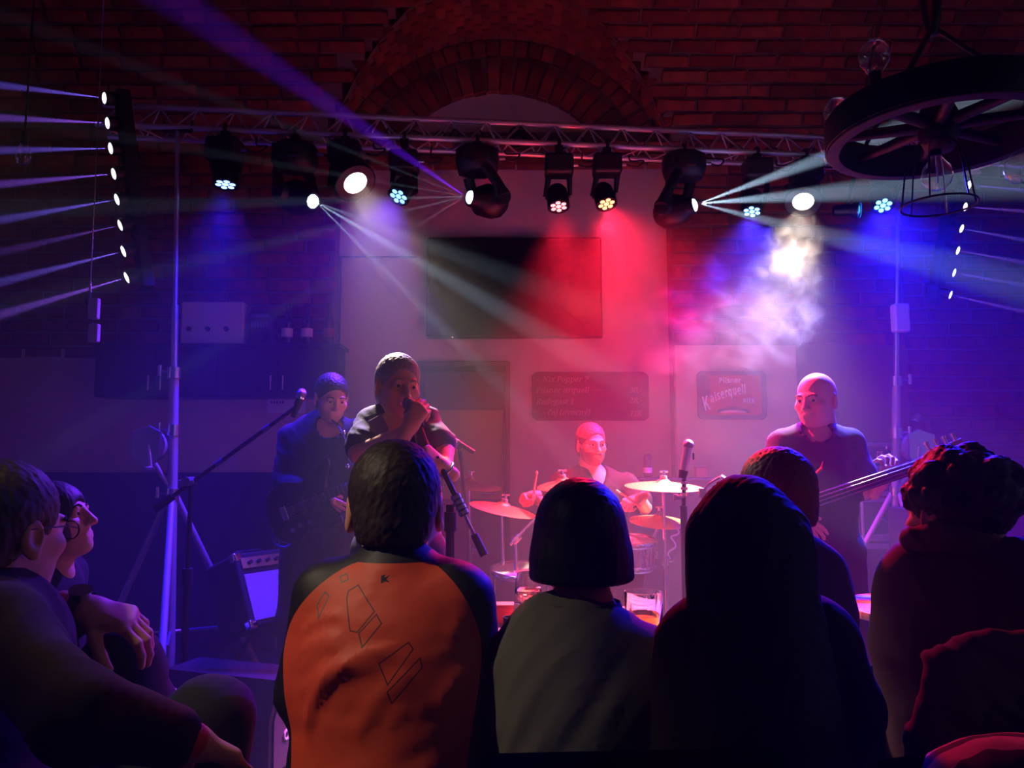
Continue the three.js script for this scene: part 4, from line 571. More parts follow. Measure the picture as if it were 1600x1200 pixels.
// ───────── bodies: a distance field of tapered limbs joined smoothly, meshed as one skin ─────────
class Field {
  constructor() { this.ops = []; }
  op(lo, hi, f, k, mode) { this.ops.push({ lo, hi, f, k, mode }); return this; }
  cap(a, b, ra, rb = ra, k = 0.03, mode = 'u') {
    const bx = b.x - a.x, by = b.y - a.y, bz = b.z - a.z, L = bx * bx + by * by + bz * bz || 1e-9, m = Math.max(ra, rb);
    return this.op([Math.min(a.x, b.x) - m, Math.min(a.y, b.y) - m, Math.min(a.z, b.z) - m], [Math.max(a.x, b.x) + m, Math.max(a.y, b.y) + m, Math.max(a.z, b.z) + m], (x, y, z) => {
      const px = x - a.x, py = y - a.y, pz = z - a.z, t = Math.max(0, Math.min(1, (px * bx + py * by + pz * bz) / L)), dx = px - bx * t, dy = py - by * t, dz = pz - bz * t; return Math.sqrt(dx * dx + dy * dy + dz * dz) - (ra + (rb - ra) * t); }, k, mode);
  }
  ell(c, r, q = null, k = 0.03, mode = 'u') {                  // q: three axes of the ellipsoid, else the world's
    const R = Math.max(r[0], r[1], r[2]), [X, Y, Z] = q ?? [V(1, 0, 0), V(0, 1, 0), V(0, 0, 1)];
    return this.op([c.x - R, c.y - R, c.z - R], [c.x + R, c.y + R, c.z + R], (x, y, z) => {
      const px = x - c.x, py = y - c.y, pz = z - c.z, u = (px * X.x + py * X.y + pz * X.z) / r[0], v = (px * Y.x + py * Y.y + pz * Y.z) / r[1], w = (px * Z.x + py * Z.y + pz * Z.z) / r[2];
      const k0 = Math.sqrt(u * u + v * v + w * w), k1 = Math.sqrt((u / r[0]) ** 2 + (v / r[1]) ** 2 + (w / r[2]) ** 2); return k1 < 1e-6 ? -Math.min(r[0], r[1], r[2]) : k0 * (k0 - 1) / k1; }, k, mode);
  }
  half(p, n, k = 0.004) { return this.op(null, null, (x, y, z) => (x - p.x) * n.x + (y - p.y) * n.y + (z - p.z) * n.z, k, 'i'); } // keeps what lies behind the plane
  mesh(h, warp) {
    const lo = [1e9, 1e9, 1e9], hi = [-1e9, -1e9, -1e9];
    for (const o of this.ops) if (o.mode === 'u') for (let i = 0; i < 3; i++) { lo[i] = Math.min(lo[i], o.lo[i]); hi[i] = Math.max(hi[i], o.hi[i]); }
    for (let i = 0; i < 3; i++) { lo[i] -= 3 * h; hi[i] += 3 * h; }
    const n = [0, 1, 2].map((i) => Math.ceil((hi[i] - lo[i]) / h) + 1), [nx, ny, nz] = n, F = new Float32Array(nx * ny * nz).fill(0.25);
    for (const o of this.ops) {
      const m = o.k + 3 * h, a = [0, 1, 2].map((i) => o.lo ? Math.max(0, Math.floor((o.lo[i] - m - lo[i]) / h)) : 0), b = [0, 1, 2].map((i) => o.hi ? Math.min(n[i] - 1, Math.ceil((o.hi[i] + m - lo[i]) / h)) : n[i] - 1), k = o.k;
      for (let z = a[2]; z <= b[2]; z++) for (let y = a[1]; y <= b[1]; y++) { let i = (z * ny + y) * nx + a[0]; for (let x = a[0]; x <= b[0]; x++, i++) {
        let d = o.f(lo[0] + x * h, lo[1] + y * h, lo[2] + z * h); const c = F[i];
        if (o.mode === 'u') { const e = Math.max(k - Math.abs(c - d), 0); F[i] = Math.min(c, d) - (k ? e * e / (4 * k) : 0); }
        else { if (o.mode === 's') d = -d; const e = Math.max(k - Math.abs(c - d), 0); F[i] = Math.max(c, d) + (k ? e * e / (4 * k) : 0); }
      } }
    }
    const map = new Int32Array(nx * ny * nz).fill(-1), pos = [], idx = [], at = (x, y, z) => (z * ny + y) * nx + x, C = [0, 1, nx, nx + 1, nx * ny, nx * ny + 1, nx * ny + nx, nx * ny + nx + 1];
    const E = [[0, 1], [2, 3], [4, 5], [6, 7], [0, 2], [1, 3], [4, 6], [5, 7], [0, 4], [1, 5], [2, 6], [3, 7]];
    for (let z = 0; z < nz - 1; z++) for (let y = 0; y < ny - 1; y++) for (let x = 0; x < nx - 1; x++) {
      const i = at(x, y, z); let s = 0; for (let c = 0; c < 8; c++) if (F[i + C[c]] < 0) s |= 1 << c; if (s === 0 || s === 255) continue;
      let vx = 0, vy = 0, vz = 0, m = 0; for (const [p, q] of E) { const fp = F[i + C[p]], fq = F[i + C[q]]; if ((fp < 0) === (fq < 0)) continue; const t = fp / (fp - fq); vx += (p & 1) + ((q & 1) - (p & 1)) * t; vy += (p >> 1 & 1) + ((q >> 1 & 1) - (p >> 1 & 1)) * t; vz += (p >> 2) + ((q >> 2) - (p >> 2)) * t; m++; }
      map[i] = pos.length / 3; pos.push(lo[0] + (x + vx / m) * h, lo[1] + (y + vy / m) * h, lo[2] + (z + vz / m) * h);
    }
    const quad = (a, b, c, d, flip) => { if (a < 0 || b < 0 || c < 0 || d < 0) return; flip ? idx.push(a, c, b, b, c, d) : idx.push(a, b, c, b, d, c); };
    for (let z = 1; z < nz - 1; z++) for (let y = 1; y < ny - 1; y++) for (let x = 1; x < nx - 1; x++) {
      const i = at(x, y, z), f = F[i] < 0;
      if (f !== F[i + 1] < 0) quad(map[i - nx - nx * ny], map[i - nx * ny], map[i - nx], map[i], !f);
      if (f !== F[i + nx] < 0) quad(map[i - 1 - nx * ny], map[i - 1], map[i - nx * ny], map[i], !f);
      if (f !== F[i + nx * ny] < 0) quad(map[i - 1 - nx], map[i - nx], map[i - 1], map[i], !f);
    }
    const g = new THREE.BufferGeometry(); g.setAttribute('position', new THREE.Float32BufferAttribute(pos, 3)); g.setIndex(idx); g.computeVertexNormals();
    if (warp) { const p = g.attributes.position, q = g.attributes.normal, v = V(0, 0, 0); for (let i = 0; i < p.count; i++) { v.fromBufferAttribute(p, i); const d = warp(v.x, v.y, v.z, q.getX(i), q.getY(i), q.getZ(i)); p.setXYZ(i, v.x + q.getX(i) * d, v.y + q.getY(i) * d, v.z + q.getZ(i) * d); } g.computeVertexNormals(); }
    g.setAttribute('uv', new THREE.BufferAttribute(new Float32Array(p2(g) * 2), 2)); const u = g.attributes.uv, pp = g.attributes.position; for (let i = 0; i < pp.count; i++) u.setXY(i, pp.getX(i), pp.getY(i));
    return g;
  }
}
function p2(g) { return g.attributes.position.count; }
function joinIndexed(list) { return mergeGeometries(list.map((g) => { for (const k of Object.keys(g.attributes)) if (!['position', 'normal', 'uv'].includes(k)) g.deleteAttribute(k); return g; }), false); }
// ───────── head and hand in their own frames ─────────
function headSkin(o = {}) {                                  // face to +z, up +y, 0.235 high
  const F = new Field(), j = o.jaw ?? 1, w = o.wide ?? 1;
  F.ell(V(0, 0.03, -0.016), [0.076 * w, 0.087, 0.096], null, 0.02).ell(V(0, -0.028, 0.028), [0.061 * w, 0.085, 0.06], null, 0.03).ell(V(0, -0.068, 0.03), [0.053 * w * j, 0.045, 0.052], null, 0.03).ell(V(0, -0.095, 0.066), [0.024 * j, 0.019, 0.02], null, 0.025);
  for (const s of [-1, 1]) F.ell(V(s * 0.042 * w, -0.022, 0.062), [0.022, 0.017, 0.02], null, 0.025).ell(V(s * 0.031, 0.006, 0.097), [0.019, 0.012, 0.016], null, 0.016, 's').ell(V(s * 0.031, 0.003, 0.073), [0.0155, 0.0125, 0.0135], null, 0.004);
  F.cap(V(-0.034, 0.021, 0.083), V(0.034, 0.021, 0.083), 0.0095, 0.0095, 0.014);
  F.cap(V(0, 0.012, 0.089), V(0, -0.03, 0.109), 0.0085, 0.0125, 0.012); for (const s of [-1, 1]) F.ell(V(s * 0.012, -0.034, 0.098), [0.009, 0.0075, 0.011], null, 0.008);
  F.cap(V(-0.02, -0.0585, 0.084), V(0.02, -0.0585, 0.084), 0.0062, 0.0062, 0.008).cap(V(-0.018, -0.069, 0.083), V(0.018, -0.069, 0.083), 0.0072, 0.0072, 0.008);
  if (o.open) F.ell(V(0, -0.064, 0.094), [0.016, 0.008, 0.016], null, 0.004, 's'); else F.cap(V(-0.024, -0.0637, 0.0935), V(0.024, -0.0637, 0.0935), 0.0018, 0.0018, 0.004, 's');
  for (const s of [-1, 1]) { const a = 0.3, X = V(Math.cos(a), 0, -s * Math.sin(a)), Z = V(s * Math.sin(a), 0, Math.cos(a)), c = V(s * 0.08 * w, -0.008, -0.012), q = [X, V(0, 1, 0), Z]; F.ell(c, [0.009, 0.033, 0.02], q, 0.01).ell(V(s * 0.088 * w, -0.004, -0.009), [0.006, 0.02, 0.011], q, 0.004, 's').ell(V(s * 0.08 * w, -0.036, -0.004), [0.007, 0.01, 0.009], q, 0.008); }
  F.cap(V(0, -0.06, -0.03), V(0, -0.15, -0.035), 0.05 * (o.neck ?? 1), 0.054 * (o.neck ?? 1), 0.03);
  return F.mesh(0.0042);
}
const strand = (sx, sy, sz, amp) => (x, y, z) => amp * (fbm(x * sx, y * sy, z * sz, 3) - 0.42);
const HAIR = {
  short: () => { const F = new Field().ell(V(0, 0.036, -0.02), [0.0855, 0.094, 0.104], null, 0.02).ell(V(0, -0.03, -0.06), [0.068, 0.07, 0.062], null, 0.03); F.ell(V(0, -0.052, 0.098), [0.092, 0.118, 0.082], null, 0.012, 's').ell(V(0, -0.15, -0.03), [0.14, 0.1, 0.16], null, 0.012, 's'); for (const s of [-1, 1]) F.ell(V(s * 0.09, -0.018, 0.0), [0.024, 0.04, 0.03], null, 0.01, 's'); return F.mesh(0.0042, strand(190, 90, 190, 0.006)); },
  crop: () => { const F = new Field().ell(V(0, 0.035, -0.02), [0.084, 0.093, 0.103], null, 0.02).ell(V(0, -0.03, -0.058), [0.069, 0.068, 0.062], null, 0.03); F.ell(V(0, -0.048, 0.1), [0.09, 0.115, 0.085], null, 0.01, 's').ell(V(0, -0.145, 0.02), [0.13, 0.075, 0.14], null, 0.012, 's'); for (const s of [-1, 1]) F.ell(V(s * 0.09, -0.018, 0.0), [0.022, 0.04, 0.03], null, 0.01, 's'); return F.mesh(0.0042, strand(150, 120, 150, 0.007)); },
  thinning: () => { const F = new Field().ell(V(0, 0.03, -0.02), [0.087, 0.09, 0.106], null, 0.02).ell(V(0, -0.03, -0.06), [0.071, 0.074, 0.063], null, 0.03); F.ell(V(0, 0.125, 0.03), [0.055, 0.045, 0.085], null, 0.012, 's').ell(V(0, -0.03, 0.105), [0.076, 0.155, 0.085], null, 0.012, 's').ell(V(0, -0.15, 0.02), [0.13, 0.075, 0.14], null, 0.012, 's'); for (const s of [-1, 1]) F.ell(V(s * 0.09, -0.018, 0.0), [0.024, 0.04, 0.03], null, 0.01, 's'); return F.mesh(0.0042, strand(150, 60, 150, 0.007)); },
  bob: () => { const F = new Field().ell(V(0, 0.03, -0.012), [0.09, 0.098, 0.108], null, 0.02).ell(V(0, -0.035, -0.018), [0.103, 0.085, 0.106], null, 0.03).ell(V(0, -0.09, -0.02), [0.106, 0.05, 0.104], null, 0.03); F.ell(V(0, -0.06, 0.12), [0.068, 0.11, 0.085], null, 0.015, 's').ell(V(0, -0.12, 0.02), [0.066, 0.09, 0.085], null, 0.012, 's').half(V(0, -0.074, 0), V(0, -1, 0), 0.014); return F.mesh(0.005, (x, y, z) => 0.004 * (fbm(x * 190 + z * 190, y * 7, z * 90 - x * 90, 3) - 0.42)); },
  long: () => { const F = new Field().ell(V(0, 0.032, -0.014), [0.087, 0.098, 0.106], null, 0.02); for (let i = 0; i < 9; i++) { const a = -2.2 + i * 0.55, x = Math.sin(a + Math.PI) * 0.066, z = -0.025 - Math.abs(Math.cos(a)) * 0.065 * (Math.abs(i - 4) < 4 ? 1 : 0.2); F.cap(V(x * 0.9, 0.02, z), V(x * 1.3, -0.42 - 0.05 * Math.sin(i * 2.1), z - 0.15), 0.03, 0.038, 0.05); } F.ell(V(0, -0.06, 0.12), [0.066, 0.12, 0.09], null, 0.015, 's'); return F.mesh(0.008, (x, y, z) => 0.012 * (fbm(x * 110 + z * 110, y * 5, z * 30, 3) - 0.42)); },
  curly: () => { const F = new Field().ell(V(0, 0.04, -0.02), [0.09, 0.094, 0.106], null, 0.02); for (let i = 0; i < 70; i++) { const a = rnd(6.283), t = rnd(-0.25, 1), r = Math.sqrt(1 - t * t * 0.98); F.ell(V(Math.cos(a) * r * 0.09, 0.036 + t * 0.09, -0.024 + Math.sin(a) * r * 0.104), [rnd(0.014, 0.024), rnd(0.014, 0.024), rnd(0.014, 0.024)], null, 0.012); } F.ell(V(0, -0.055, 0.12), [0.076, 0.115, 0.08], null, 0.015, 's').ell(V(0, -0.145, 0.03), [0.13, 0.085, 0.14], null, 0.012, 's'); return F.mesh(0.005, strand(160, 160, 160, 0.01)); },
};
function beard() { const F = new Field().ell(V(0, -0.028, 0.029), [0.066, 0.089, 0.064], null, 0.03).ell(V(0, -0.067, 0.032), [0.059, 0.05, 0.058], null, 0.03).ell(V(0, -0.096, 0.067), [0.029, 0.024, 0.024], null, 0.025).cap(V(-0.024, -0.05, 0.09), V(0.024, -0.05, 0.09), 0.006, 0.006, 0.01); F.ell(V(0, 0.012, 0.075), [0.058, 0.062, 0.09], null, 0.012, 's').half(V(0, -0.012, 0), V(0, 1, 0), 0.02).ell(V(0, -0.0637, 0.1), [0.022, 0.009, 0.02], null, 0.004, 's').half(V(0, 0, -0.005), V(0, 0, -1), 0.01); return F.mesh(0.0042, strand(220, 220, 220, 0.005)); }
function handSkin(side, curl, spread = 0.08, thumb = 0.5) { // wrist at the origin, fingers +y, palm faces +z, thumb to side·x
  const F = new Field(), X = side, rot = (s, c) => V(Math.sin(s) * X, Math.cos(s) * Math.cos(c), Math.cos(s) * Math.sin(c));
  const mx = [0.027, 0.009, -0.009, -0.026], my = [0.086, 0.09, 0.085, 0.076], L = [[0.044, 0.026, 0.021], [0.048, 0.03, 0.022], [0.045, 0.028, 0.022], [0.035, 0.021, 0.019]], R = [0.0098, 0.01, 0.0095, 0.0085];
  for (let i = 0; i < 4; i++) { F.cap(V(mx[i] * 0.55 * X, 0.008, 0), V(mx[i] * X, my[i], 0), 0.0155, 0.0125, 0.016); }
  F.cap(V(0, -0.045, 0), V(0, 0.012, 0), 0.026, 0.024, 0.02).ell(V(0.022 * X, 0.036, 0.011), [0.017, 0.028, 0.014], null, 0.014);
  for (let i = 0; i < 4; i++) { let p = V(mx[i] * X, my[i], 0), a = 0; const c = Array.isArray(curl[i]) ? curl[i] : [curl[i], curl[i] * 1.15, curl[i] * 0.75], s = (1.5 - i) * spread; for (let k = 0; k < 3; k++) { a += c[k]; const q = p.clone().addScaledVector(rot(s * (1 - k * 0.25), a), L[i][k]); F.cap(p, q, R[i] * (1 - 0.08 * k), R[i] * (0.92 - 0.1 * k), 0.0035); p = q; } }
  let p = V(0.022 * X, 0.028, 0.008); const tl = [0.038, 0.034, 0.028], d = V(0.72 * X, 0.62, 0.32 + thumb * 0.4).normalize(), in_ = V(-0.5 * X, 0.6, 0.5 * thumb).normalize(); for (let k = 0; k < 3; k++) { const v = d.clone().lerp(in_, k * 0.32 * thumb).normalize(), q = p.clone().addScaledVector(v, tl[k]); F.cap(p, q, [0.0145, 0.0115, 0.0105][k], [0.0115, 0.0108, 0.0085][k], 0.008); p = q; }
  return F.mesh(0.0034);
}
const GRIP = [[1.25, 1.35, 0.8], [1.3, 1.4, 0.8], [1.35, 1.4, 0.8], [1.4, 1.4, 0.8]], LOOSE = [0.35, 0.42, 0.48, 0.55], FLAT = [0.14, 0.12, 0.14, 0.2];
// ───────── person ─────────
const skinTone = (c) => phys(c, 0.55, { sheen: 0.1, sheenColor: new THREE.Color(1, 0.7, 0.6), sheenRoughness: 0.6 });
const cloth = (c, r = 0.92) => std(c, r);
const foldNoise = (amp, f = 9, dir = V(1, 1, 0.3)) => (x, y, z) => { const a = x * dir.x + y * dir.y + z * dir.z, n = fbm(a * f + 3, (y - x) * f * 0.35 + 7, z * f * 0.5 + 1, 3); return amp * (Math.pow(1 - Math.abs(2 * n - 0.9), 3) - 0.3); };
function frame(yaw) { return { f: V(Math.sin(yaw), 0, Math.cos(yaw)), r: V(-Math.cos(yaw), 0, Math.sin(yaw)), u: V(0, 1, 0) }; }
function person(o) {
  const g = thing('person', o.label, 'person', V(o.neck.x, 0, o.neck.z)), { f, r, u } = frame(o.yaw), w = o.wide ?? 1, J = {}, mv = (p, a, b, c) => p.clone().addScaledVector(r, a).addScaledVector(u, b).addScaledVector(f, c);
  const N = o.neck, lean = o.lean ?? 0.03; // lean: how far the neck stands forward of the pelvis
  J.pelvis = o.pelvis ?? mv(N, 0, -(o.torso ?? 0.54), -lean); J.chest = N.clone().lerp(J.pelvis, 0.32); J.belly = N.clone().lerp(J.pelvis, 0.68);
  J.shR = o.shR ?? mv(N, 0.175 * w, -0.055, 0); J.shL = o.shL ?? mv(N, -0.175 * w, -0.055, 0);
  J.elR = o.elR ?? mv(J.shR, 0.05, -0.28, 0.03); J.elL = o.elL ?? mv(J.shL, -0.05, -0.28, 0.03);
  J.wrR = o.wrR ?? mv(J.elR, -0.08, -0.06, 0.23); J.wrL = o.wrL ?? mv(J.elL, 0.08, -0.06, 0.23);
  J.hipR = mv(J.pelvis, 0.09, -0.03, 0); J.hipL = mv(J.pelvis, -0.09, -0.03, 0);
  const drop = J.pelvis.y - 0.03;
  if (o.seated) { const ky = Math.max(0.42, drop - 0.02); const kf = o.knee ?? 0.42; J.knR = o.knR ?? mv(J.hipR, 0.04, ky - J.hipR.y, kf); J.knL = o.knL ?? mv(J.hipL, -0.04, ky - J.hipL.y, kf); J.anR = o.anR ?? mv(J.knR, 0, 0.09 - J.knR.y, -0.04); J.anL = o.anL ?? mv(J.knL, 0, 0.09 - J.knL.y, -0.04); }
  else { J.knR = mv(J.hipR, 0.03, -drop * 0.47, 0.05); J.knL = mv(J.hipL, -0.03, -drop * 0.47, 0.05); J.anR = mv(J.knR, 0.02, 0.09 - J.knR.y, -0.04); J.anL = mv(J.knL, -0.02, 0.09 - J.knL.y, -0.04); }
  const up = N.clone().sub(J.pelvis).normalize(), X = J.shR.clone().sub(J.shL).normalize(), Z = V(0, 0, 0).crossVectors(up, X).negate().normalize(), ax = [X, up, V(0, 0, 0).crossVectors(X, up).normalize()];
  const b = o.belly ?? 1;
  const torso = (F, e) => { F.ell(J.chest, [0.165 * w + e, 0.2 + e, 0.115 * Math.sqrt(w) + e], ax, 0.05).ell(J.belly, [0.15 * w * Math.sqrt(b) + e, 0.17 + e, 0.115 * b + e], ax, 0.06).ell(J.pelvis, [0.165 * w + e, 0.12 + e, 0.118 * b + e], ax, 0.06); for (const s of ['shR', 'shL']) F.cap(mv(N, 0, -0.07, -0.01), J[s], 0.056 + e, 0.046 + e, 0.04).cap(mv(N, 0, -0.025, -0.012), N.clone().lerp(J[s], 0.5).add(V(0, -0.004, 0)), 0.044 + e * 0.6, 0.028 + e, 0.045); };
  const arm = (F, s, e, to = 2) => { const sh = J['sh' + s], el = J['el' + s], wr = J['wr' + s]; F.cap(sh, to < 1 ? sh.clone().lerp(el, to) : el, (0.048 + e * 0.8) * (o.armW ?? 1), (0.041 + e * 0.8) * (o.armW ?? 1), 0.03); if (to > 1) F.cap(el, to < 2 ? el.clone().lerp(wr, to - 1) : wr, (0.041 + e * 0.8) * (o.armW ?? 1), 0.0265 + e * 0.8, 0.018); };
  const legs = (F, e, to = 1) => { for (const s of ['R', 'L']) F.cap(J['hip' + s], J['kn' + s], 0.088 * Math.sqrt(w) + e, 0.06 + e, 0.04).cap(J['kn' + s], J['kn' + s].clone().lerp(J['an' + s], to), 0.058 + e, 0.04 + e, 0.03); };
  // skin: torso, limbs, neck, then head and hands from their own finer grids
  const B = new Field(); torso(B, 0); arm(B, 'R', 0); arm(B, 'L', 0); legs(B, 0);
  for (const s of ['R', 'L']) B.cap(J['an' + s].clone().add(V(0, -0.05, 0)), mv(J['an' + s], 0, -0.05, 0.13), 0.036, 0.03, 0.03);
  const hp = o.head.at, hq = new THREE.Quaternion().setFromEuler(new THREE.Euler(o.head.pitch ?? 0, o.head.yaw, o.head.roll ?? 0, 'YXZ')), hs = o.head.scale ?? 1, toHead = (geo) => geo.applyMatrix4(new THREE.Matrix4().compose(hp, hq, V(hs, hs, hs))), headP = (x, y, z) => V(x, y, z).multiplyScalar(hs).applyQuaternion(hq).add(hp);
  B.cap(mv(N, 0, -0.04, -0.01), headP(0, -0.1, -0.03), 0.06 * (o.neckW ?? 1), 0.052 * (o.neckW ?? 1), 0.04);
  const skins = [B.mesh(0.0135), toHead(headSkin({ ...o.head, neck: o.neckW }))], hands = {};
  for (const [s, side] of [['R', 1], ['L', -1]]) {
    const h = o['hand' + s] ?? {}, y = (h.dir ?? J['wr' + s].clone().sub(J['el' + s])).clone().normalize(); let z = (h.palm ?? V(0, -1, 0)).clone(); z.addScaledVector(y, -z.dot(y)).normalize(); const x = V(0, 0, 0).crossVectors(y, z);
    const m = new THREE.Matrix4().makeBasis(x, y, z).setPosition(J['wr' + s].clone().addScaledVector(y, 0.012)); hands[s] = m; skins.push(handSkin(side, h.curl ?? LOOSE, h.spread ?? 0.08, h.thumb ?? 0.5).applyMatrix4(m));
  }
  const skin = skinTone(o.skin ?? 0xd9a68c); add(g, 'body', joinIndexed(skins), skin);
  // eyes: a dark iris on a pale ball behind the lids
  if (o.eyes !== false) for (const s of [-1, 1]) { const e = new THREE.SphereGeometry(0.0125, 14, 10); e.translate(s * 0.031, 0.003, 0.0755); const eye = add(g, 'eye', toHead(e), M.eyeWhite ??= std(0xd8d2cc, 0.3)); const i = new THREE.SphereGeometry(0.0072, 12, 8); i.scale(1, 1, 0.5); i.translate(s * 0.031 + 0.001, 0.002, 0.0858); add(eye, 'iris', toHead(i), M.iris ??= std(0x1c120c, 0.2)); }
  if (o.eyes !== false) for (const s of [-1, 1]) { const br = cable([V(s * 0.014, 0.022, 0.0935), V(s * 0.03, 0.027, 0.0915), V(s * 0.048, 0.021, 0.08)], 0.0034, 10, 6); add(g, 'eyebrow', toHead(br), std(o.hairColor ?? 0x2a1c14, 0.9)); }
  if (o.hair) add(g, 'hair', toHead(HAIR[o.hair]()), M['hair' + o.hairColor] ??= std(o.hairColor, o.hairRough ?? 0.62));
  if (o.beard) add(g, 'beard', toHead(beard()), std(o.beard, 0.9));
  if (o.glasses) { const gl = [], T = (a, b) => rod(a, b, 0.0014, 0.0014, 6); for (const s of [-1, 1]) { const t = new THREE.TorusGeometry(0.021, 0.0015, 6, 24); t.scale(1, 0.8, 1); t.translate(s * 0.0325, 0.002, 0.107); gl.push(t, T(V(s * 0.053, 0.006, 0.106), V(s * 0.078, 0.012, 0.06)), T(V(s * 0.078, 0.012, 0.06), V(s * 0.084, 0.008, -0.02))); } gl.push(T(V(-0.012, 0.005, 0.109), V(0.012, 0.005, 0.109))); const fr = add(g, 'glasses', toHead(merge(gl)), std(o.glasses, 0.3, { metalness: 0.5 })); for (const s of [-1, 1]) { const l = new THREE.CircleGeometry(0.02, 20); l.scale(1, 0.8, 1); l.translate(s * 0.0325, 0.002, 0.107); add(fr, 'glasses_lens', toHead(l), M.lensGlass ??= phys(0xffffff, 0.05, { transmission: 1, thickness: 0, side: THREE.DoubleSide })); } }
  // clothes
  const t = o.top, T = new Field(), e = t.loose ?? 0.012; torso(T, e); if (!t.vest) { arm(T, 'R', e, t.sleeve ?? 1.9); arm(T, 'L', e, t.sleeve ?? 1.9); }
  if (t.high) T.cap(mv(N, 0, -0.02, 0), headP(0, -0.125, -0.03), 0.07, 0.064, 0.03);
  if (t.sleeve && t.sleeve < 2) for (const s of ['R', 'L']) { /* short sleeves end flat, a little flared */ const a = J['sh' + s], bb = J['el' + s], k = t.sleeve < 1 ? t.sleeve : 1; T.cap(a.clone().lerp(bb, k * 0.75), a.clone().lerp(bb, k), (0.05 + e) * (o.armW ?? 1), (0.052 + e) * (o.armW ?? 1), 0.02); }
  if (t.neckline) T.ell(headP(0, -0.16, 0.035).add(V(0, 0.0, 0)), [0.078, 0.075, 0.075], null, 0.01, 's'); if (t.cuts) t.cuts(T, { J, mv, f, r, u, headP });
  const tg = T.mesh(t.cell ?? 0.011, t.warp ?? foldNoise(0.007)); if (t.uv) t.uv(tg, { J, mv, f, r }); add(g, t.name ?? 'shirt', tg, t.material);
  if (t.under) { const U = new Field(); torso(U, e * 0.4); U.ell(headP(0, -0.15, 0.045), [0.07, 0.07, 0.07], null, 0.01, 's'); add(g, 'undershirt', U.mesh(0.0125, foldNoise(0.003)), t.under); }
  const L = new Field(); legs(L, 0.014, o.hem ?? 1); L.ell(J.pelvis, [0.165 * w + 0.014, 0.115, 0.118 * b + 0.012], ax, 0.05); add(g, 'trousers', L.mesh(0.0145, foldNoise(0.008, 7)), o.trousers ?? (M.darkTrousers ??= cloth(0x0d0e14)));
  for (const s of ['R', 'L']) { const S = new Field(), a = J['an' + s]; S.cap(a.clone().add(V(0, -0.045, 0)).addScaledVector(f, -0.025), mv(a, 0, -0.05, 0.15), 0.045, 0.036, 0.03).cap(a.clone().add(V(0, -0.04, 0)), a.clone().add(V(0, 0.02, 0)), 0.05, 0.047, 0.02).half(V(0, a.y - 0.09, 0), V(0, -1, 0)); add(g, 'shoe', S.mesh(0.011), M.shoe ??= std(0x0c0b0b, 0.5)); }
  if (o.extra) o.extra(g, { J, mv, f, r, u, headP, hands, toHead, ax });
  return { g, J, hands, headP };
}
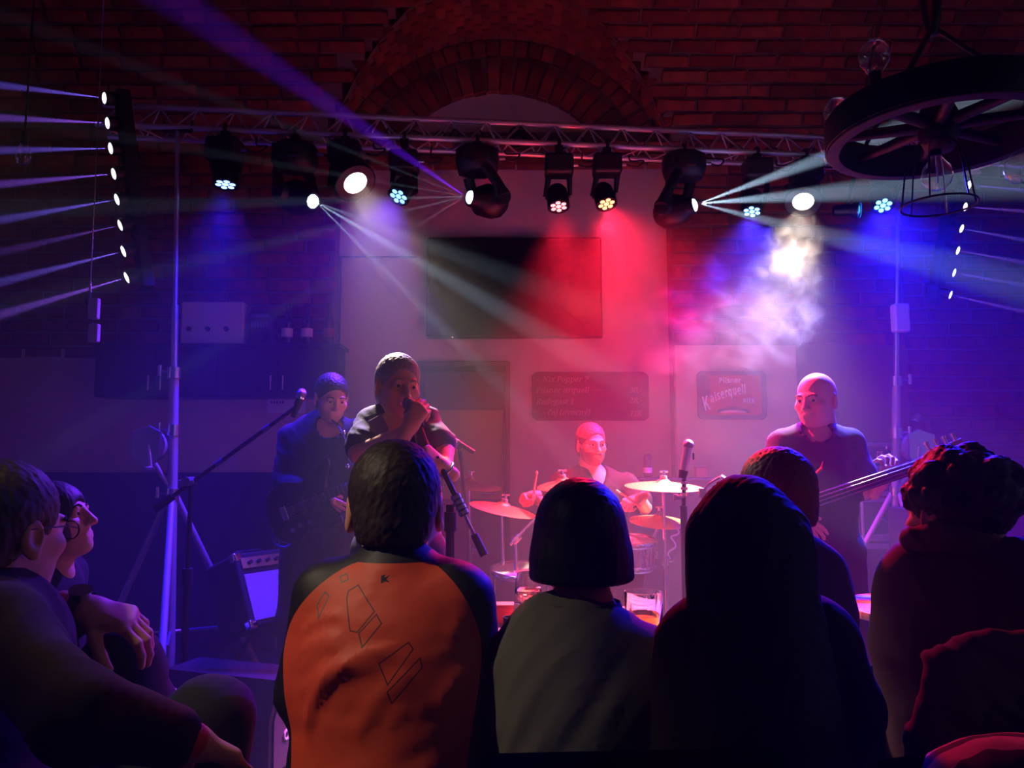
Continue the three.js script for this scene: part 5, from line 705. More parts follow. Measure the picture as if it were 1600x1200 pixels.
// ───────── the band ─────────
{ // singer, leaning to the microphone
  const N = P(626, 645, 3.1), mt = P(634, 622, 2.9), mb = P(659, 667, 2.93);
  person({ label: 'grey-haired singer in a dark open shirt holding a microphone to his mouth', yaw: 0.12, neck: N, lean: 0.06, wide: 0.95, belly: 1.0,
    shR: P(582, 664, 3.1), shL: P(664, 663, 3.1), armW: 0.92, elR: P(560, 708, 2.98), wrR: P(637, 673, 2.86), elL: P(694, 704, 3.0), wrL: P(697, 733, 2.86),
    head: { at: P(622, 603, 3.06), yaw: 0.5, pitch: 0.14, roll: -0.06, open: true, scale: 1.04 }, hair: 'crop', hairColor: 0x9a9088, skin: 0xd6a084,
    handR: { dir: P(655, 640, 2.87).sub(P(637, 673, 2.86)), palm: V(0.55, -0.2, 0.6).negate().add(V(0.9, 0.3, 0)), curl: [[0.9, 1.1, 0.6], [0.95, 1.15, 0.6], [1.0, 1.2, 0.6], [1.1, 1.2, 0.6]], thumb: 0.9, spread: 0.03 },
    handL: { dir: P(676, 716, 2.84).sub(P(697, 733, 2.86)), palm: V(0.1, -0.75, -0.65), curl: GRIP, thumb: 1, spread: 0.02 },
    top: { name: 'shirt', sleeve: 0.72, loose: 0.02, material: cloth(0x56505e, 0.8), under: cloth(0x0b0a0d), neckline: true, warp: foldNoise(0.013, 13, V(0.6, 1.4, 0.3)), cuts: (T, k) => { const a = k.mv(k.J.chest, 0.0, 0.2, 0.14), b = k.mv(k.J.pelvis, 0.0, 0.0, 0.16); T.cap(a, b, 0.07, 0.075, 0.01, 's'); } },
    extra: (g, k) => {
      for (const s of [-1, 1]) { const c = shapeG([[0, 0], [0.03, 0.055], [0.075, 0.03], [0.06, -0.05], [0.02, -0.075]], 0.004, 0.003); c.scale(s, 1, 1); if (s < 0) { const i = c.index; const p = c.attributes.position; } const q = k.headP(s * 0.035, -0.165, 0.06); c.translate(q.x, q.y, q.z + 0.02); c.computeVertexNormals(); add(g, 'collar', c, M.collar ??= std(0x8a8492, 0.85, { side: THREE.DoubleSide })); }
      const w = new THREE.TorusGeometry(0.033, 0.004, 8, 28); w.applyMatrix4(k.hands.L.clone().multiply(new THREE.Matrix4().makeRotationX(Math.PI / 2)).multiply(new THREE.Matrix4().makeTranslation(0, 0, 0.018))); add(g, 'bracelet', w, M.steel);
    } });
  const m = thing('microphone', 'dark wired microphone in the hand of the singer', 'microphone', mt); mic(m, mt, mb, 0.026);
  const o = new THREE.Mesh(cable([mb, P(664, 682, 2.92), P(672, 700, 2.9), P(682, 720, 2.87)], 0.004, 24, 8), std(0xa81a10, 0.5)); o.name = 'microphone_cable'; scene.add(o); tag(o, 'red cable running from the singer’s microphone to his other hand', 'cable');
  // his stand: boom slanting down right from the left fist to its counterweight
  const a = P(682, 714, 2.84), b = P(757, 868, 2.8), piv = a.clone().lerp(b, 0.46), foot = V(P(704, 800, 2.86).x, 0, -2.86), g = thing('microphone_stand', 'black and chrome microphone stand slanting down from the singer’s fist', 'stand', foot);
  add(g, 'boom', rod(a, a.clone().lerp(b, 0.42), 0.0105, 0.0105, 12), M.blackMetal); add(g, 'rear_boom', rod(a.clone().lerp(b, 0.4), a.clone().lerp(b, 0.85), 0.006, 0.006, 12), M.chrome); add(g, 'counterweight', rod(a.clone().lerp(b, 0.79), b, 0.014, 0.016, 14), std(0x3c3638, 0.35, { metalness: 0.6 }));
  for (let k = 0; k < 4; k++) { const t = 0.4 + k * 0.052; add(g, 'band', rod(a.clone().lerp(b, t), a.clone().lerp(b, t + 0.032), 0.02, 0.02, 14), M.chrome); } add(g, 'boom_joint', rod(a.clone().lerp(b, 0.39), a.clone().lerp(b, 0.6), 0.017, 0.017, 12), M.blackMetal);
  add(g, 'tag', rod(P(688, 745, 2.84), P(693, 762, 2.84), 0.008, 0.005, 10), std(0xf0e8e4, 0.4), 'white tag'); add(g, 'pole', rod(foot.clone().setY(0.25), P(704, 788, 2.86), 0.0165, 0.0165, 12), M.blackMetal); add(g, 'clutch', rod(P(704, 800, 2.86), P(704, 830, 2.86), 0.023, 0.023, 12), M.rubber); tripod(g, foot, 0.32, 0.27);
}
{ // guitarist
  person({ label: 'dark-haired guitarist in a navy shirt looking down at his guitar', yaw: 0.2, neck: P(503, 655, 4.0), lean: 0.03, shR: P(455, 682, 4.02), shL: P(556, 676, 3.98), elR: P(443, 752, 3.98), wrR: P(490, 774, 3.78), elL: P(570, 745, 3.9), wrL: P(590, 745, 3.68),
    head: { at: P(518, 622, 3.94), yaw: 0.52, pitch: 0.34, scale: 1.0 }, hair: 'crop', hairColor: 0x120d10, skin: 0xc98e76,
    handR: { dir: V(0.75, -0.35, 0.15), palm: V(0.1, -0.3, -0.9), curl: [0.55, 0.6, 0.65, 0.7], thumb: 0.8 }, handL: { dir: V(0.2, 0.8, 0.2), palm: V(0, 0.1, -1), curl: [0.7, 0.7, 0.7, 0.7] },
    top: { material: cloth(0x1a1c30), neckline: true, loose: 0.016, warp: foldNoise(0.011, 11) } });
  const C = P(482, 788, 3.74), g = thing('electric_guitar', 'dark electric guitar hanging low at the guitarist’s waist', 'guitar', C.clone()), dir = P(600, 738, 3.7).sub(P(482, 788, 3.74)).normalize(), Z = V(0.1, 0.12, 1).addScaledVector(dir, -V(0.1, 0.12, 1).dot(dir)).normalize(), Y = V(0, 0, 0).crossVectors(Z, dir), put = (geo) => basis(geo, C, dir, Y, Z);
  const bs = new THREE.Shape(); bs.moveTo(-0.2, 0); bs.bezierCurveTo(-0.21, 0.13, -0.1, 0.17, -0.02, 0.11); bs.bezierCurveTo(0.05, 0.09, 0.08, 0.17, 0.17, 0.16); bs.bezierCurveTo(0.16, 0.1, 0.11, 0.08, 0.1, 0.03); bs.lineTo(0.1, -0.03); bs.bezierCurveTo(0.1, -0.08, 0.14, -0.1, 0.13, -0.14); bs.bezierCurveTo(0.06, -0.16, 0.03, -0.1, -0.03, -0.11); bs.bezierCurveTo(-0.1, -0.18, -0.22, -0.13, -0.2, 0);
  const body = new THREE.ExtrudeGeometry(bs, { depth: 0.035, bevelEnabled: true, bevelSize: 0.008, bevelThickness: 0.006, bevelSegments: 2, curveSegments: 14 }); body.translate(0, 0, -0.02); add(g, 'guitar_body', put(body), phys(0x0d0d16, 0.2, { clearcoat: 1 }));
  add(g, 'neck', put(boxG(0.5, 0.042, 0.02, 0.33, 0, 0.022, 0.006)), std(0x7a4a28, 0.5)); const fb = add(g, 'fretboard', put(boxG(0.48, 0.044, 0.006, 0.33, 0, 0.035, 0.002)), std(0x1c1210, 0.5)); for (let k = 0; k < 18; k++) add(fb, 'fret', put(boxG(0.003, 0.043, 0.004, 0.1 + 0.47 * (1 - Math.pow(0.944, k)), 0, 0.039)), M.steel);
  add(g, 'headstock', put(shapeG([[0.57, -0.02], [0.6, -0.04], [0.76, -0.01], [0.75, 0.035], [0.6, 0.03], [0.57, 0.02]], 0.014, 0.003).translate(0, 0, 0.012)), std(0x7a4a28, 0.5));
  for (let k = 0; k < 6; k++) add(g, 'string', put(rod(V(-0.1, -0.018 + k * 0.0072, 0.041), V(0.6, -0.016 + k * 0.0062, 0.043), 0.0007, 0.0007, 5)), M.steel);
  for (const x of [0.05, -0.02, -0.08]) add(g, 'pickup', put(boxG(0.03, 0.07, 0.01, x, 0, 0.028, 0.004)), std(0x26252c, 0.4)); add(g, 'bridge', put(boxG(0.03, 0.07, 0.012, -0.115, 0, 0.03, 0.003)), M.chrome); for (const [x, y] of [[-0.06, -0.08], [-0.1, -0.09], [-0.01, -0.085]]) add(g, 'knob', put(new THREE.CylinderGeometry(0.011, 0.012, 0.014, 14).rotateX(Math.PI / 2).translate(x, y, 0.03)), M.chrome);
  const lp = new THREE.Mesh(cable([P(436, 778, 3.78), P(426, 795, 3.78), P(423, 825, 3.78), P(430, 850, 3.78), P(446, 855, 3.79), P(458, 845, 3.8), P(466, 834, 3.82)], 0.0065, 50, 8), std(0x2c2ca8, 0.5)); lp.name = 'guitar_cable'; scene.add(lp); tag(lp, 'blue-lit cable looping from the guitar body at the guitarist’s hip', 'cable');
  const st = thing('guitar_strap', 'dark strap with a silver button across the guitarist’s chest', 'strap', P(540, 676, 3.86)); const sp = new THREE.CatmullRomCurve3([P(520, 655, 3.93), P(530, 668, 3.85), P(540, 690, 3.8), P(546, 720, 3.77), P(545, 752, 3.74)]), s2 = []; for (let k = 0; k <= 20; k++) s2.push(sp.getPoint(k / 20)); const strip = []; for (let k = 0; k < 20; k++) { const a = s2[k], b = s2[k + 1]; strip.push(boxG(0.045, a.distanceTo(b) * 1.15, 0.005, 0, 0, 0).applyQuaternion(new THREE.Quaternion().setFromUnitVectors(V(0, 1, 0), b.clone().sub(a).normalize())).translate((a.x + b.x) / 2, (a.y + b.y) / 2, (a.z + b.z) / 2)); } add(st, 'webbing', merge(strip), std(0x15141c, 0.8)); for (const [x, y, d] of [[537, 676, 3.79], [543, 729, 3.72]]) { const bt = new THREE.SphereGeometry(0.011, 12, 8); bt.scale(1, 1, 0.5); const q = P(x, y, d); bt.translate(q.x, q.y, q.z); add(st, 'button', bt, M.chrome); }
}
{ // drummer
  person({ label: 'drummer with glasses and beard in a dark V-neck t-shirt behind the drums', yaw: 0.1, seated: true, neck: P(925, 736, 4.72), torso: 0.5, lean: 0.05, wide: 1.08, shR: P(874, 757, 4.72), shL: P(978, 757, 4.72), elR: P(862, 800, 4.62), wrR: P(834, 774, 4.5), elL: P(1006, 792, 4.66), wrL: P(1000, 778, 4.5),
    head: { at: P(924, 694, 4.66), yaw: 0.32, pitch: 0.1, scale: 1.03 }, hair: 'crop', hairColor: 0x7c5346, beard: 0x7a4a3a, glasses: 0x1a1210, skin: 0xc08670, neckW: 1.1, armW: 1.1,
    handR: { dir: V(-0.5, -0.1, 0.5), palm: V(0.5, -0.55, 0.3), curl: GRIP, thumb: 1 }, handL: { dir: V(-0.75, -0.25, 0.45), palm: V(-0.2, -0.7, -0.4), curl: GRIP, thumb: 1 },
    top: { sleeve: 0.75, material: cloth(0x170c11), loose: 0.018, cuts: (T, k) => { const a = k.mv(k.J.chest, -0.02, 0.27, 0.08), b = k.mv(k.J.chest, -0.03, 0.04, 0.145); T.cap(a, b, 0.105, 0.012, 0.006, 's'); } } });
  const st = thing('drum_throne', 'round black drum stool under the drummer', 'stool', V(P(925, 736, 4.72).x, 0, -4.8)), c = V(P(925, 736, 4.72).x, 0, -4.78), py = P(925, 736, 4.72).y - 0.5 - 0.135; add(st, 'seat', lathe([[0.001, 0], [0.17, 0], [0.185, 0.02], [0.185, 0.06], [0.16, 0.085], [0.001, 0.09]], 30).translate(c.x, py - 0.07, c.z), M.tolex); add(st, 'post', rod(V(c.x, 0.2, c.z), V(c.x, py - 0.06, c.z), 0.016, 0.016, 12), M.chrome); for (let k = 0; k < 3; k++) add(st, 'leg', rod(V(c.x, 0.35, c.z), V(c.x + 0.28 * Math.cos(k * 2.1 + 0.5), 0.015, c.z + 0.28 * Math.sin(k * 2.1 + 0.5)), 0.01, 0.01, 8), M.chrome);
  const wood = std(0xd8b07a, 0.5); for (const [a, b, label] of [[P(839, 737, 4.42), P(831, 790, 4.44), 'wooden drumstick raised in the hand at the left of the drummer'], [P(963, 766, 4.3), P(1000, 791, 4.46), 'wooden drumstick pointing left in the drummer’s other hand']]) { const g = thing('drumstick', label, 'drumstick', a.clone()); add(g, 'shaft', rod(a.clone().lerp(b, 0.08), b, 0.005, 0.0078, 10), wood); add(g, 'tip', along(new THREE.SphereGeometry(0.0068, 10, 8).scale(1, 1.7, 1), a.clone().lerp(b, 0.04), b.clone().sub(a)), wood); }
}
{ // bass player
  const res = person({ label: 'bald bass player in a navy t-shirt looking to the left', yaw: -0.15, neck: P(1276, 672, 3.62), lean: 0.02, wide: 1.04, shR: P(1224, 696, 3.62), shL: P(1326, 694, 3.62), elR: P(1207, 755, 3.55), wrR: P(1235, 800, 3.4), elL: P(1350, 765, 3.55), wrL: P(1372, 762, 3.42),
    head: { at: P(1275, 625, 3.6), yaw: -0.85, pitch: 0.12, scale: 1.08 }, hairColor: 0x4a3a34, skin: 0xdcae9c, neckW: 1.12, armW: 1.12,
    handR: { dir: V(0.6, -0.5, 0.3), palm: V(0, -0.2, -1), curl: LOOSE }, handL: { dir: V(0.35, 0.75, 0.25), palm: V(-0.25, 0.1, -0.9), curl: [[0.5, 0.9, 0.7], [0.6, 0.9, 0.7], [0.7, 1, 0.7], [0.8, 1, 0.7]], spread: 0.16, thumb: 0.4 },
    top: { sleeve: 0.85, material: cloth(0x101434), loose: 0.02, neckline: true, warp: foldNoise(0.005, 8) } });
  const A = P(1180, 815, 3.35), Bn = P(1440, 727, 3.32), dir = Bn.clone().sub(A).normalize(), Z = V(0.02, 0.25, 1).addScaledVector(dir, -V(0.02, 0.25, 1).dot(dir)).normalize(), Y = V(0, 0, 0).crossVectors(Z, dir), g = thing('bass_guitar', 'bass guitar with four bright strings rising to the right across its player', 'guitar', A.clone()), put = (geo) => basis(geo, A, dir, Y, Z);
  const bs = new THREE.Shape(); bs.moveTo(-0.24, 0); bs.bezierCurveTo(-0.24, 0.15, -0.12, 0.19, -0.02, 0.13); bs.bezierCurveTo(0.08, 0.12, 0.14, 0.22, 0.26, 0.2); bs.bezierCurveTo(0.22, 0.12, 0.15, 0.08, 0.14, 0.03); bs.lineTo(0.14, -0.03); bs.bezierCurveTo(0.14, -0.1, 0.2, -0.1, 0.18, -0.16); bs.bezierCurveTo(0.08, -0.19, 0.03, -0.12, -0.03, -0.13); bs.bezierCurveTo(-0.12, -0.2, -0.25, -0.15, -0.24, 0);
  add(g, 'guitar_body', put(new THREE.ExtrudeGeometry(bs, { depth: 0.036, bevelEnabled: true, bevelSize: 0.008, bevelThickness: 0.006, bevelSegments: 2, curveSegments: 14 }).translate(0, 0, -0.02)), phys(0x5a2a14, 0.25, { clearcoat: 0.9 }));
  const NL = Bn.clone().sub(A).length(); add(g, 'neck', put(boxG(NL - 0.08, 0.05, 0.022, 0.08 + (NL - 0.08) / 2, 0, 0.02, 0.007)), std(0x6a4428, 0.5)); const fb = add(g, 'fretboard', put(boxG(NL - 0.09, 0.056, 0.007, 0.09 + (NL - 0.09) / 2, 0, 0.035, 0.002)), std(0x15100f, 0.45)); for (let k = 1; k < 22; k++) add(fb, 'fret', put(boxG(0.003, 0.057, 0.004, NL - (NL + 0.1) * (1 - Math.pow(0.944, k)), 0, 0.04)), M.fret ??= std(0x2c2c32, 0.5));
  for (let k = 0; k < 4; k++) add(g, 'string', put(rod(V(-0.14, -0.027 + k * 0.018, 0.047), V(NL, -0.021 + k * 0.014, 0.05), 0.0022, 0.0022, 6)), M.steel);
  add(g, 'headstock', put(shapeG([[NL - 0.01, -0.025], [NL + 0.04, -0.05], [NL + 0.2, -0.03], [NL + 0.19, 0.05], [NL + 0.05, 0.04], [NL - 0.01, 0.025]], 0.016, 0.003).translate(0, 0, 0.01)), std(0x6a4428, 0.5)); for (let k = 0; k < 4; k++) add(g, 'tuning_peg', put(rod(V(NL + 0.05 + k * 0.04, 0.03, 0.02), V(NL + 0.05 + k * 0.04, 0.085, 0.02), 0.005, 0.012, 10)), M.chrome);
  for (const x of [0.04, -0.06]) add(g, 'pickup', put(boxG(0.04, 0.1, 0.012, x, 0, 0.026, 0.004)), M.blackPlastic); add(g, 'bridge', put(boxG(0.05, 0.09, 0.014, -0.14, 0, 0.028, 0.003)), M.chrome);
  const s = thing('guitar_strap', 'bright-edged strap of the bass slanting up beside the red-haired head', 'strap', P(1268, 745, 3.36)); const a = P(1244, 768, 3.36), b = P(1284, 732, 3.44); add(s, 'webbing', rod(a, b, 0.007, 0.007, 8), std(0xa8602c, 0.6)); add(s, 'end_tab', rod(b, b.clone().add(V(0.02, 0.03, -0.03)), 0.007, 0.004, 8), M.rubber);
}
// ───────── the audience, seated with their backs to us ─────────
function chair(label, at, yaw, mat, o = {}) { // at: middle of the seat on the floor
  const g = thing('chair', label, 'chair', V(at.x, 0, at.z)), { f, r, u } = frame(yaw), sy = o.seat ?? 0.46, put = (geo) => basis(geo, V(at.x, 0, at.z), r.clone().negate(), u, f.clone().negate()); // local +z: behind the sitter
  add(g, 'seat', put(boxG(0.44, 0.06, 0.43, 0, sy - 0.03, 0, 0.02)), mat);
  const top = o.top ?? 0.86, bk = new RoundedBoxGeometry(0.44, top - sy - 0.1, 0.045, 4, 0.02); { const p = bk.attributes.position; for (let i = 0; i < p.count; i++) p.setZ(i, p.getZ(i) + 0.035 - 0.16 * p.getX(i) ** 2 * 2 + 0.1 * (p.getY(i) + 0.15)); bk.computeVertexNormals(); } bk.translate(0, (top + sy + 0.1) / 2, 0.2); add(g, 'backrest', put(bk), mat);
  for (const sx of [-1, 1]) { add(g, 'back_post', put(rod(V(sx * 0.18, sy - 0.03, 0.19), V(sx * 0.19, top - 0.06, 0.235), 0.013, 0.013, 10)), M.blackMetal); for (const sz of [-1, 1]) add(g, 'leg', put(rod(V(sx * 0.18, sy - 0.05, sz * 0.17), V(sx * 0.2, 0.0, sz * 0.2), 0.014, 0.012, 10)), M.blackMetal); }
  return { g, put };
}
const seatOf = (pr) => V(pr.J.pelvis.x, 0, pr.J.pelvis.z);
{ // man in the orange jersey
  const creases = [[[455, 1005], [535, 962], 0.12, 9, 11], [[455, 1035], [540, 995], 0.12, 10, 12], [[460, 1062], [545, 1008], 0.15, 9, 11], [[466, 1095], [560, 1030], 0.15, 12, 11], [[470, 1140], [600, 1030], 0.18, 13, 12], [[478, 1160], [625, 1005], 0.22, 12, 17], [[560, 1150], [650, 1040], 0.1, 12, 8], [[610, 1130], [640, 1095], 0, 8, 7], [[700, 1000], [720, 960], 0, 12, 8], [[690, 1120], [730, 1040], 0.1, 14, 8]].map(([a, b, c, w, h]) => [P(...a, 1.33), P(...b, 1.33), c, w / 1000, h / 1000]), N = P(618, 893, 1.45), panel = canvasTex(1024, 1024, (c, w, h) => { // jersey cut: orange back, black sides and sleeves, printed outlines
    c.fillStyle = '#0c0b0b'; c.fillRect(0, 0, w, h); c.fillStyle = '#d1481c'; c.beginPath(); c.moveTo(380, 40); c.bezierCurveTo(250, 80, 70, 260, 44, 440); c.bezierCurveTo(40, 620, 120, 800, 130, 1024); c.lineTo(880, 1024); c.bezierCurveTo(900, 760, 960, 560, 940, 400); c.bezierCurveTo(910, 230, 820, 90, 700, 40); c.closePath(); c.fill();
    c.strokeStyle = '#5b2414'; c.lineWidth = 6; const poly = (pts) => { c.beginPath(); pts.forEach(([x, y], i) => i ? c.lineTo(x, y) : c.moveTo(x, y)); c.closePath(); c.stroke(); };
    poly([[352, 170], [396, 140], [484, 250], [416, 340], [384, 336], [350, 200]]); poly([[424, 344], [494, 262], [520, 300], [444, 402]]); c.strokeStyle = '#6a5a50'; poly([[210, 240], [240, 180], [262, 196], [226, 296]]); poly([[300, 110], [330, 96], [344, 120], [314, 134]]); c.strokeStyle = '#5b2414'; poly([[520, 470], [640, 380], [660, 410], [560, 560]]); poly([[560, 590], [690, 450], [700, 490], [580, 640]]);
    c.fillStyle = '#1a1210'; c.beginPath(); c.moveTo(498, 96); c.lineTo(516, 88); c.lineTo(512, 104); c.lineTo(536, 92); c.lineTo(522, 110); c.lineTo(538, 126); c.lineTo(518, 120); c.lineTo(500, 130); c.closePath(); c.fill(); c.fillStyle = '#d1481c'; for (let i = 0; i < 3; i++) { c.save(); c.translate(640 + i * 34, 980); c.transform(1, 0, -0.6, 1, 0, 0); c.fillStyle = '#e8703a'; c.fillRect(0, -20, 14, 34); c.restore(); } });
  const x0 = P(440, 1000, 1.45).x, x1 = P(782, 1000, 1.45).x, y1 = P(600, 860, 1.45).y, y0 = P(600, 1180, 1.45).y;
  const pr = person({ label: 'man in an orange and black cycling jersey seen from behind', yaw: Math.PI - 0.05, seated: true, neck: N, torso: 0.56, lean: 0.06, wide: 1.06, belly: 1.1, shR: P(715, 935, 1.43), shL: P(515, 932, 1.45), elR: P(742, 1075, 1.42), elL: P(478, 1080, 1.44), eyes: false,
    head: { at: P(617, 794, 1.5), yaw: Math.PI + 0.12, pitch: 0.0, scale: 1.02, wide: 1.04 }, hair: 'short', hairColor: 0x2b1a10, skin: 0xcf9274, neckW: 1.08,
    top: { name: 'jersey', cuts: (T, k) => T.cap(k.mv(N, 0, -0.06, -0.01), k.mv(N, 0, 0.005, 0), 0.078, 0.07, 0.03), sleeve: 2, loose: 0.016, cell: 0.0095, material: std(0xffffff, 0.6, { map: panel }), warp: (x, y, z) => { const n = 1 - Math.abs(2 * fbm((x * 0.75 + y * 0.5) * 10 + 11, (x * 0.4 - y * 0.9) * 24, z * 8, 2) - 0.8); let d = 0.004 * n * n; for (const [a, b, c, w, h] of creases) { const t = Math.max(0, Math.min(1, ((x - a.x) * (b.x - a.x) + (y - a.y) * (b.y - a.y)) / ((b.x - a.x) ** 2 + (b.y - a.y) ** 2))), bow = c * Math.sin(t * Math.PI), e = Math.hypot(x - a.x - (b.x - a.x) * t + bow * (b.y - a.y), y - a.y - (b.y - a.y) * t - bow * (b.x - a.x)); d += 0.36 * h * Math.exp(-e * e / (w * w)) * Math.sin(Math.min(1, t * 6, (1 - t) * 6) * 1.57); } return z > N.z - 0.02 ? d - 0.004 : d * 0.3; },
      uv: (t) => { const p = t.attributes.position, u = t.attributes.uv; for (let i = 0; i < p.count; i++) u.setXY(i, Math.min(1, Math.max(0, (p.getX(i) - x0) / (x1 - x0))), Math.min(1, Math.max(0, (p.getY(i) - y0) / (y1 - y0)))); } },
    extra: () => {} });
  chair('dark upholstered chair under the man in the orange jersey', seatOf(pr), Math.PI, cloth(0x1c2018), { top: 0.82 });
}
{ // woman with the black bob
  const N = P(906, 966, 1.42), pr = person({ label: 'woman with a black bob in a dark olive shirt seen from behind', yaw: Math.PI + 0.06, seated: true, neck: N, torso: 0.53, lean: 0.05, wide: 1.0, shR: P(1022, 1040, 1.4), shL: P(828, 1052, 1.44), elR: P(1040, 1105, 1.36), elL: P(806, 1120, 1.4), eyes: false,
    head: { at: P(905, 846, 1.47), yaw: Math.PI + 0.1, scale: 0.94 }, hair: 'bob', hairColor: 0x0a0707, hairRough: 0.5, skin: 0xcf9678,
    top: { loose: 0.014, cell: 0.01, material: cloth(0x55554a, 0.9), warp: foldNoise(0.016, 10, V(1, -0.6, 0.4)) },
    extra: (g, k) => { const c = new THREE.CylinderGeometry(0.066, 0.088, 0.062, 36, 1, true); c.scale(1.1, 1, 0.95); const q = k.mv(N, 0, 0.0, 0.0); c.translate(q.x, q.y, q.z); add(g, 'collar', c, M.olive ??= std(0x4c4c3e, 0.9, { side: THREE.DoubleSide })); } });
  chair('grey upholstered chair under the woman with the black bob', seatOf(pr).add(V(0.03, 0, 0)), Math.PI + 0.06, cloth(0x33383a), { top: 0.87 });
}
{ // man with reddish hair, one row ahead
  const pr = person({ label: 'man with short reddish hair in a dark jumper, beyond the long-haired woman', yaw: Math.PI - 0.1, seated: true, neck: P(1210, 848, 1.95), torso: 0.55, lean: 0.05, wide: 1.0, shR: P(1272, 898, 1.95), shL: P(1135, 895, 1.95), eyes: false,
    head: { at: P(1209, 780, 1.98), yaw: Math.PI + 0.25, scale: 1.03 }, hair: 'short', hairColor: 0x6a2a18, skin: 0xd09878, top: { loose: 0.02, material: cloth(0x2a1a1e) } });
  chair('black chair under the man with reddish hair', seatOf(pr), Math.PI, cloth(0x101014), { top: 0.85 });
}
{ // woman with long dark hair
  const pr = person({ label: 'woman with long dark hair in black, seen from behind', yaw: Math.PI - 0.02, seated: true, knee: 0.3, neck: P(1172, 966, 1.3), torso: 0.53, lean: 0.04, wide: 0.84, shR: P(1272, 1003, 1.3), shL: P(1096, 1012, 1.3), elR: P(1318, 1110, 1.28), eyes: false,
    head: { at: P(1164, 856, 1.34), yaw: Math.PI - 0.15, scale: 0.96 }, hair: 'long', hairColor: 0x070404, hairRough: 0.75, skin: 0xd09878, top: { loose: 0.02, material: cloth(0x0a0a0c) } });
  const c = chair('black leather chair with a blue sheen under the long-haired woman', seatOf(pr).add(V(0.17, 0, 0.02)), Math.PI + 0.3, phys(0x0b0c10, 0.28, { clearcoat: 0.5 }), { top: 0.925 });
}
{ // person with curly hair at the right
  const N = P(1490, 878, 1.5), pr = person({ label: 'person with dark curly hair in a maroon jumper at the right edge', yaw: Math.PI + 0.2, seated: true, neck: N, torso: 0.56, lean: 0.05, wide: 0.86, shR: P(1600, 905, 1.42), shL: P(1432, 912, 1.53), elL: P(1424, 1055, 1.56), wrL: P(1418, 1112, 1.75), elR: P(1640, 1060, 1.4), eyes: false,
    head: { at: P(1496, 806, 1.5), yaw: Math.PI + 0.28, pitch: 0.05, scale: 0.96 }, hair: 'curly', hairColor: 0x2a1110, skin: 0xcf9270,
    top: { loose: 0.02, material: cloth(0x4a1212) }, extra: (g, k) => { const F = new Field(); for (let i = 0; i < 14; i++) { const a = i / 14 * 6.283, b = (i + 1) / 14 * 6.283, q = (t) => k.mv(N, Math.cos(t) * 0.062, 0.045 + 0.012 * Math.sin(t * 2), Math.sin(t) * 0.06); F.cap(q(a), q(b), 0.024, 0.024, 0.015); } add(g, 'scarf', F.mesh(0.008, foldNoise(0.012, 22)), cloth(0x5a3a20)); } });
  const c = chair('chair hung with a dark olive jacket at the lower right', seatOf(pr).add(V(0.06, 0, 0.04)), Math.PI + 0.3, cloth(0x15151a), { top: 0.8 });
  // the jacket over its backrest
  const b = P(1570, 1118, 1.16), F = new Field(); F.ell(b.clone().add(V(0, -0.07, 0)), [0.14, 0.19, 0.045], null, 0.03).cap(b.clone().add(V(-0.085, 0.062, 0)), b.clone().add(V(0.16, 0.02, 0)), 0.022, 0.03, 0.03).cap(b.clone().add(V(-0.085, 0.06, 0.02)), b.clone().add(V(-0.12, -0.2, 0.03)), 0.024, 0.026, 0.03).cap(b.clone().add(V(0.14, 0.03, 0.02)), b.clone().add(V(0.17, -0.25, 0.02)), 0.045, 0.04, 0.03);
  const j = thing('jacket', 'dark olive jacket hanging over the chair at the lower right', 'jacket', b); add(j, 'cloth', F.mesh(0.009, foldNoise(0.016, 14)), cloth(0x34301c));
}
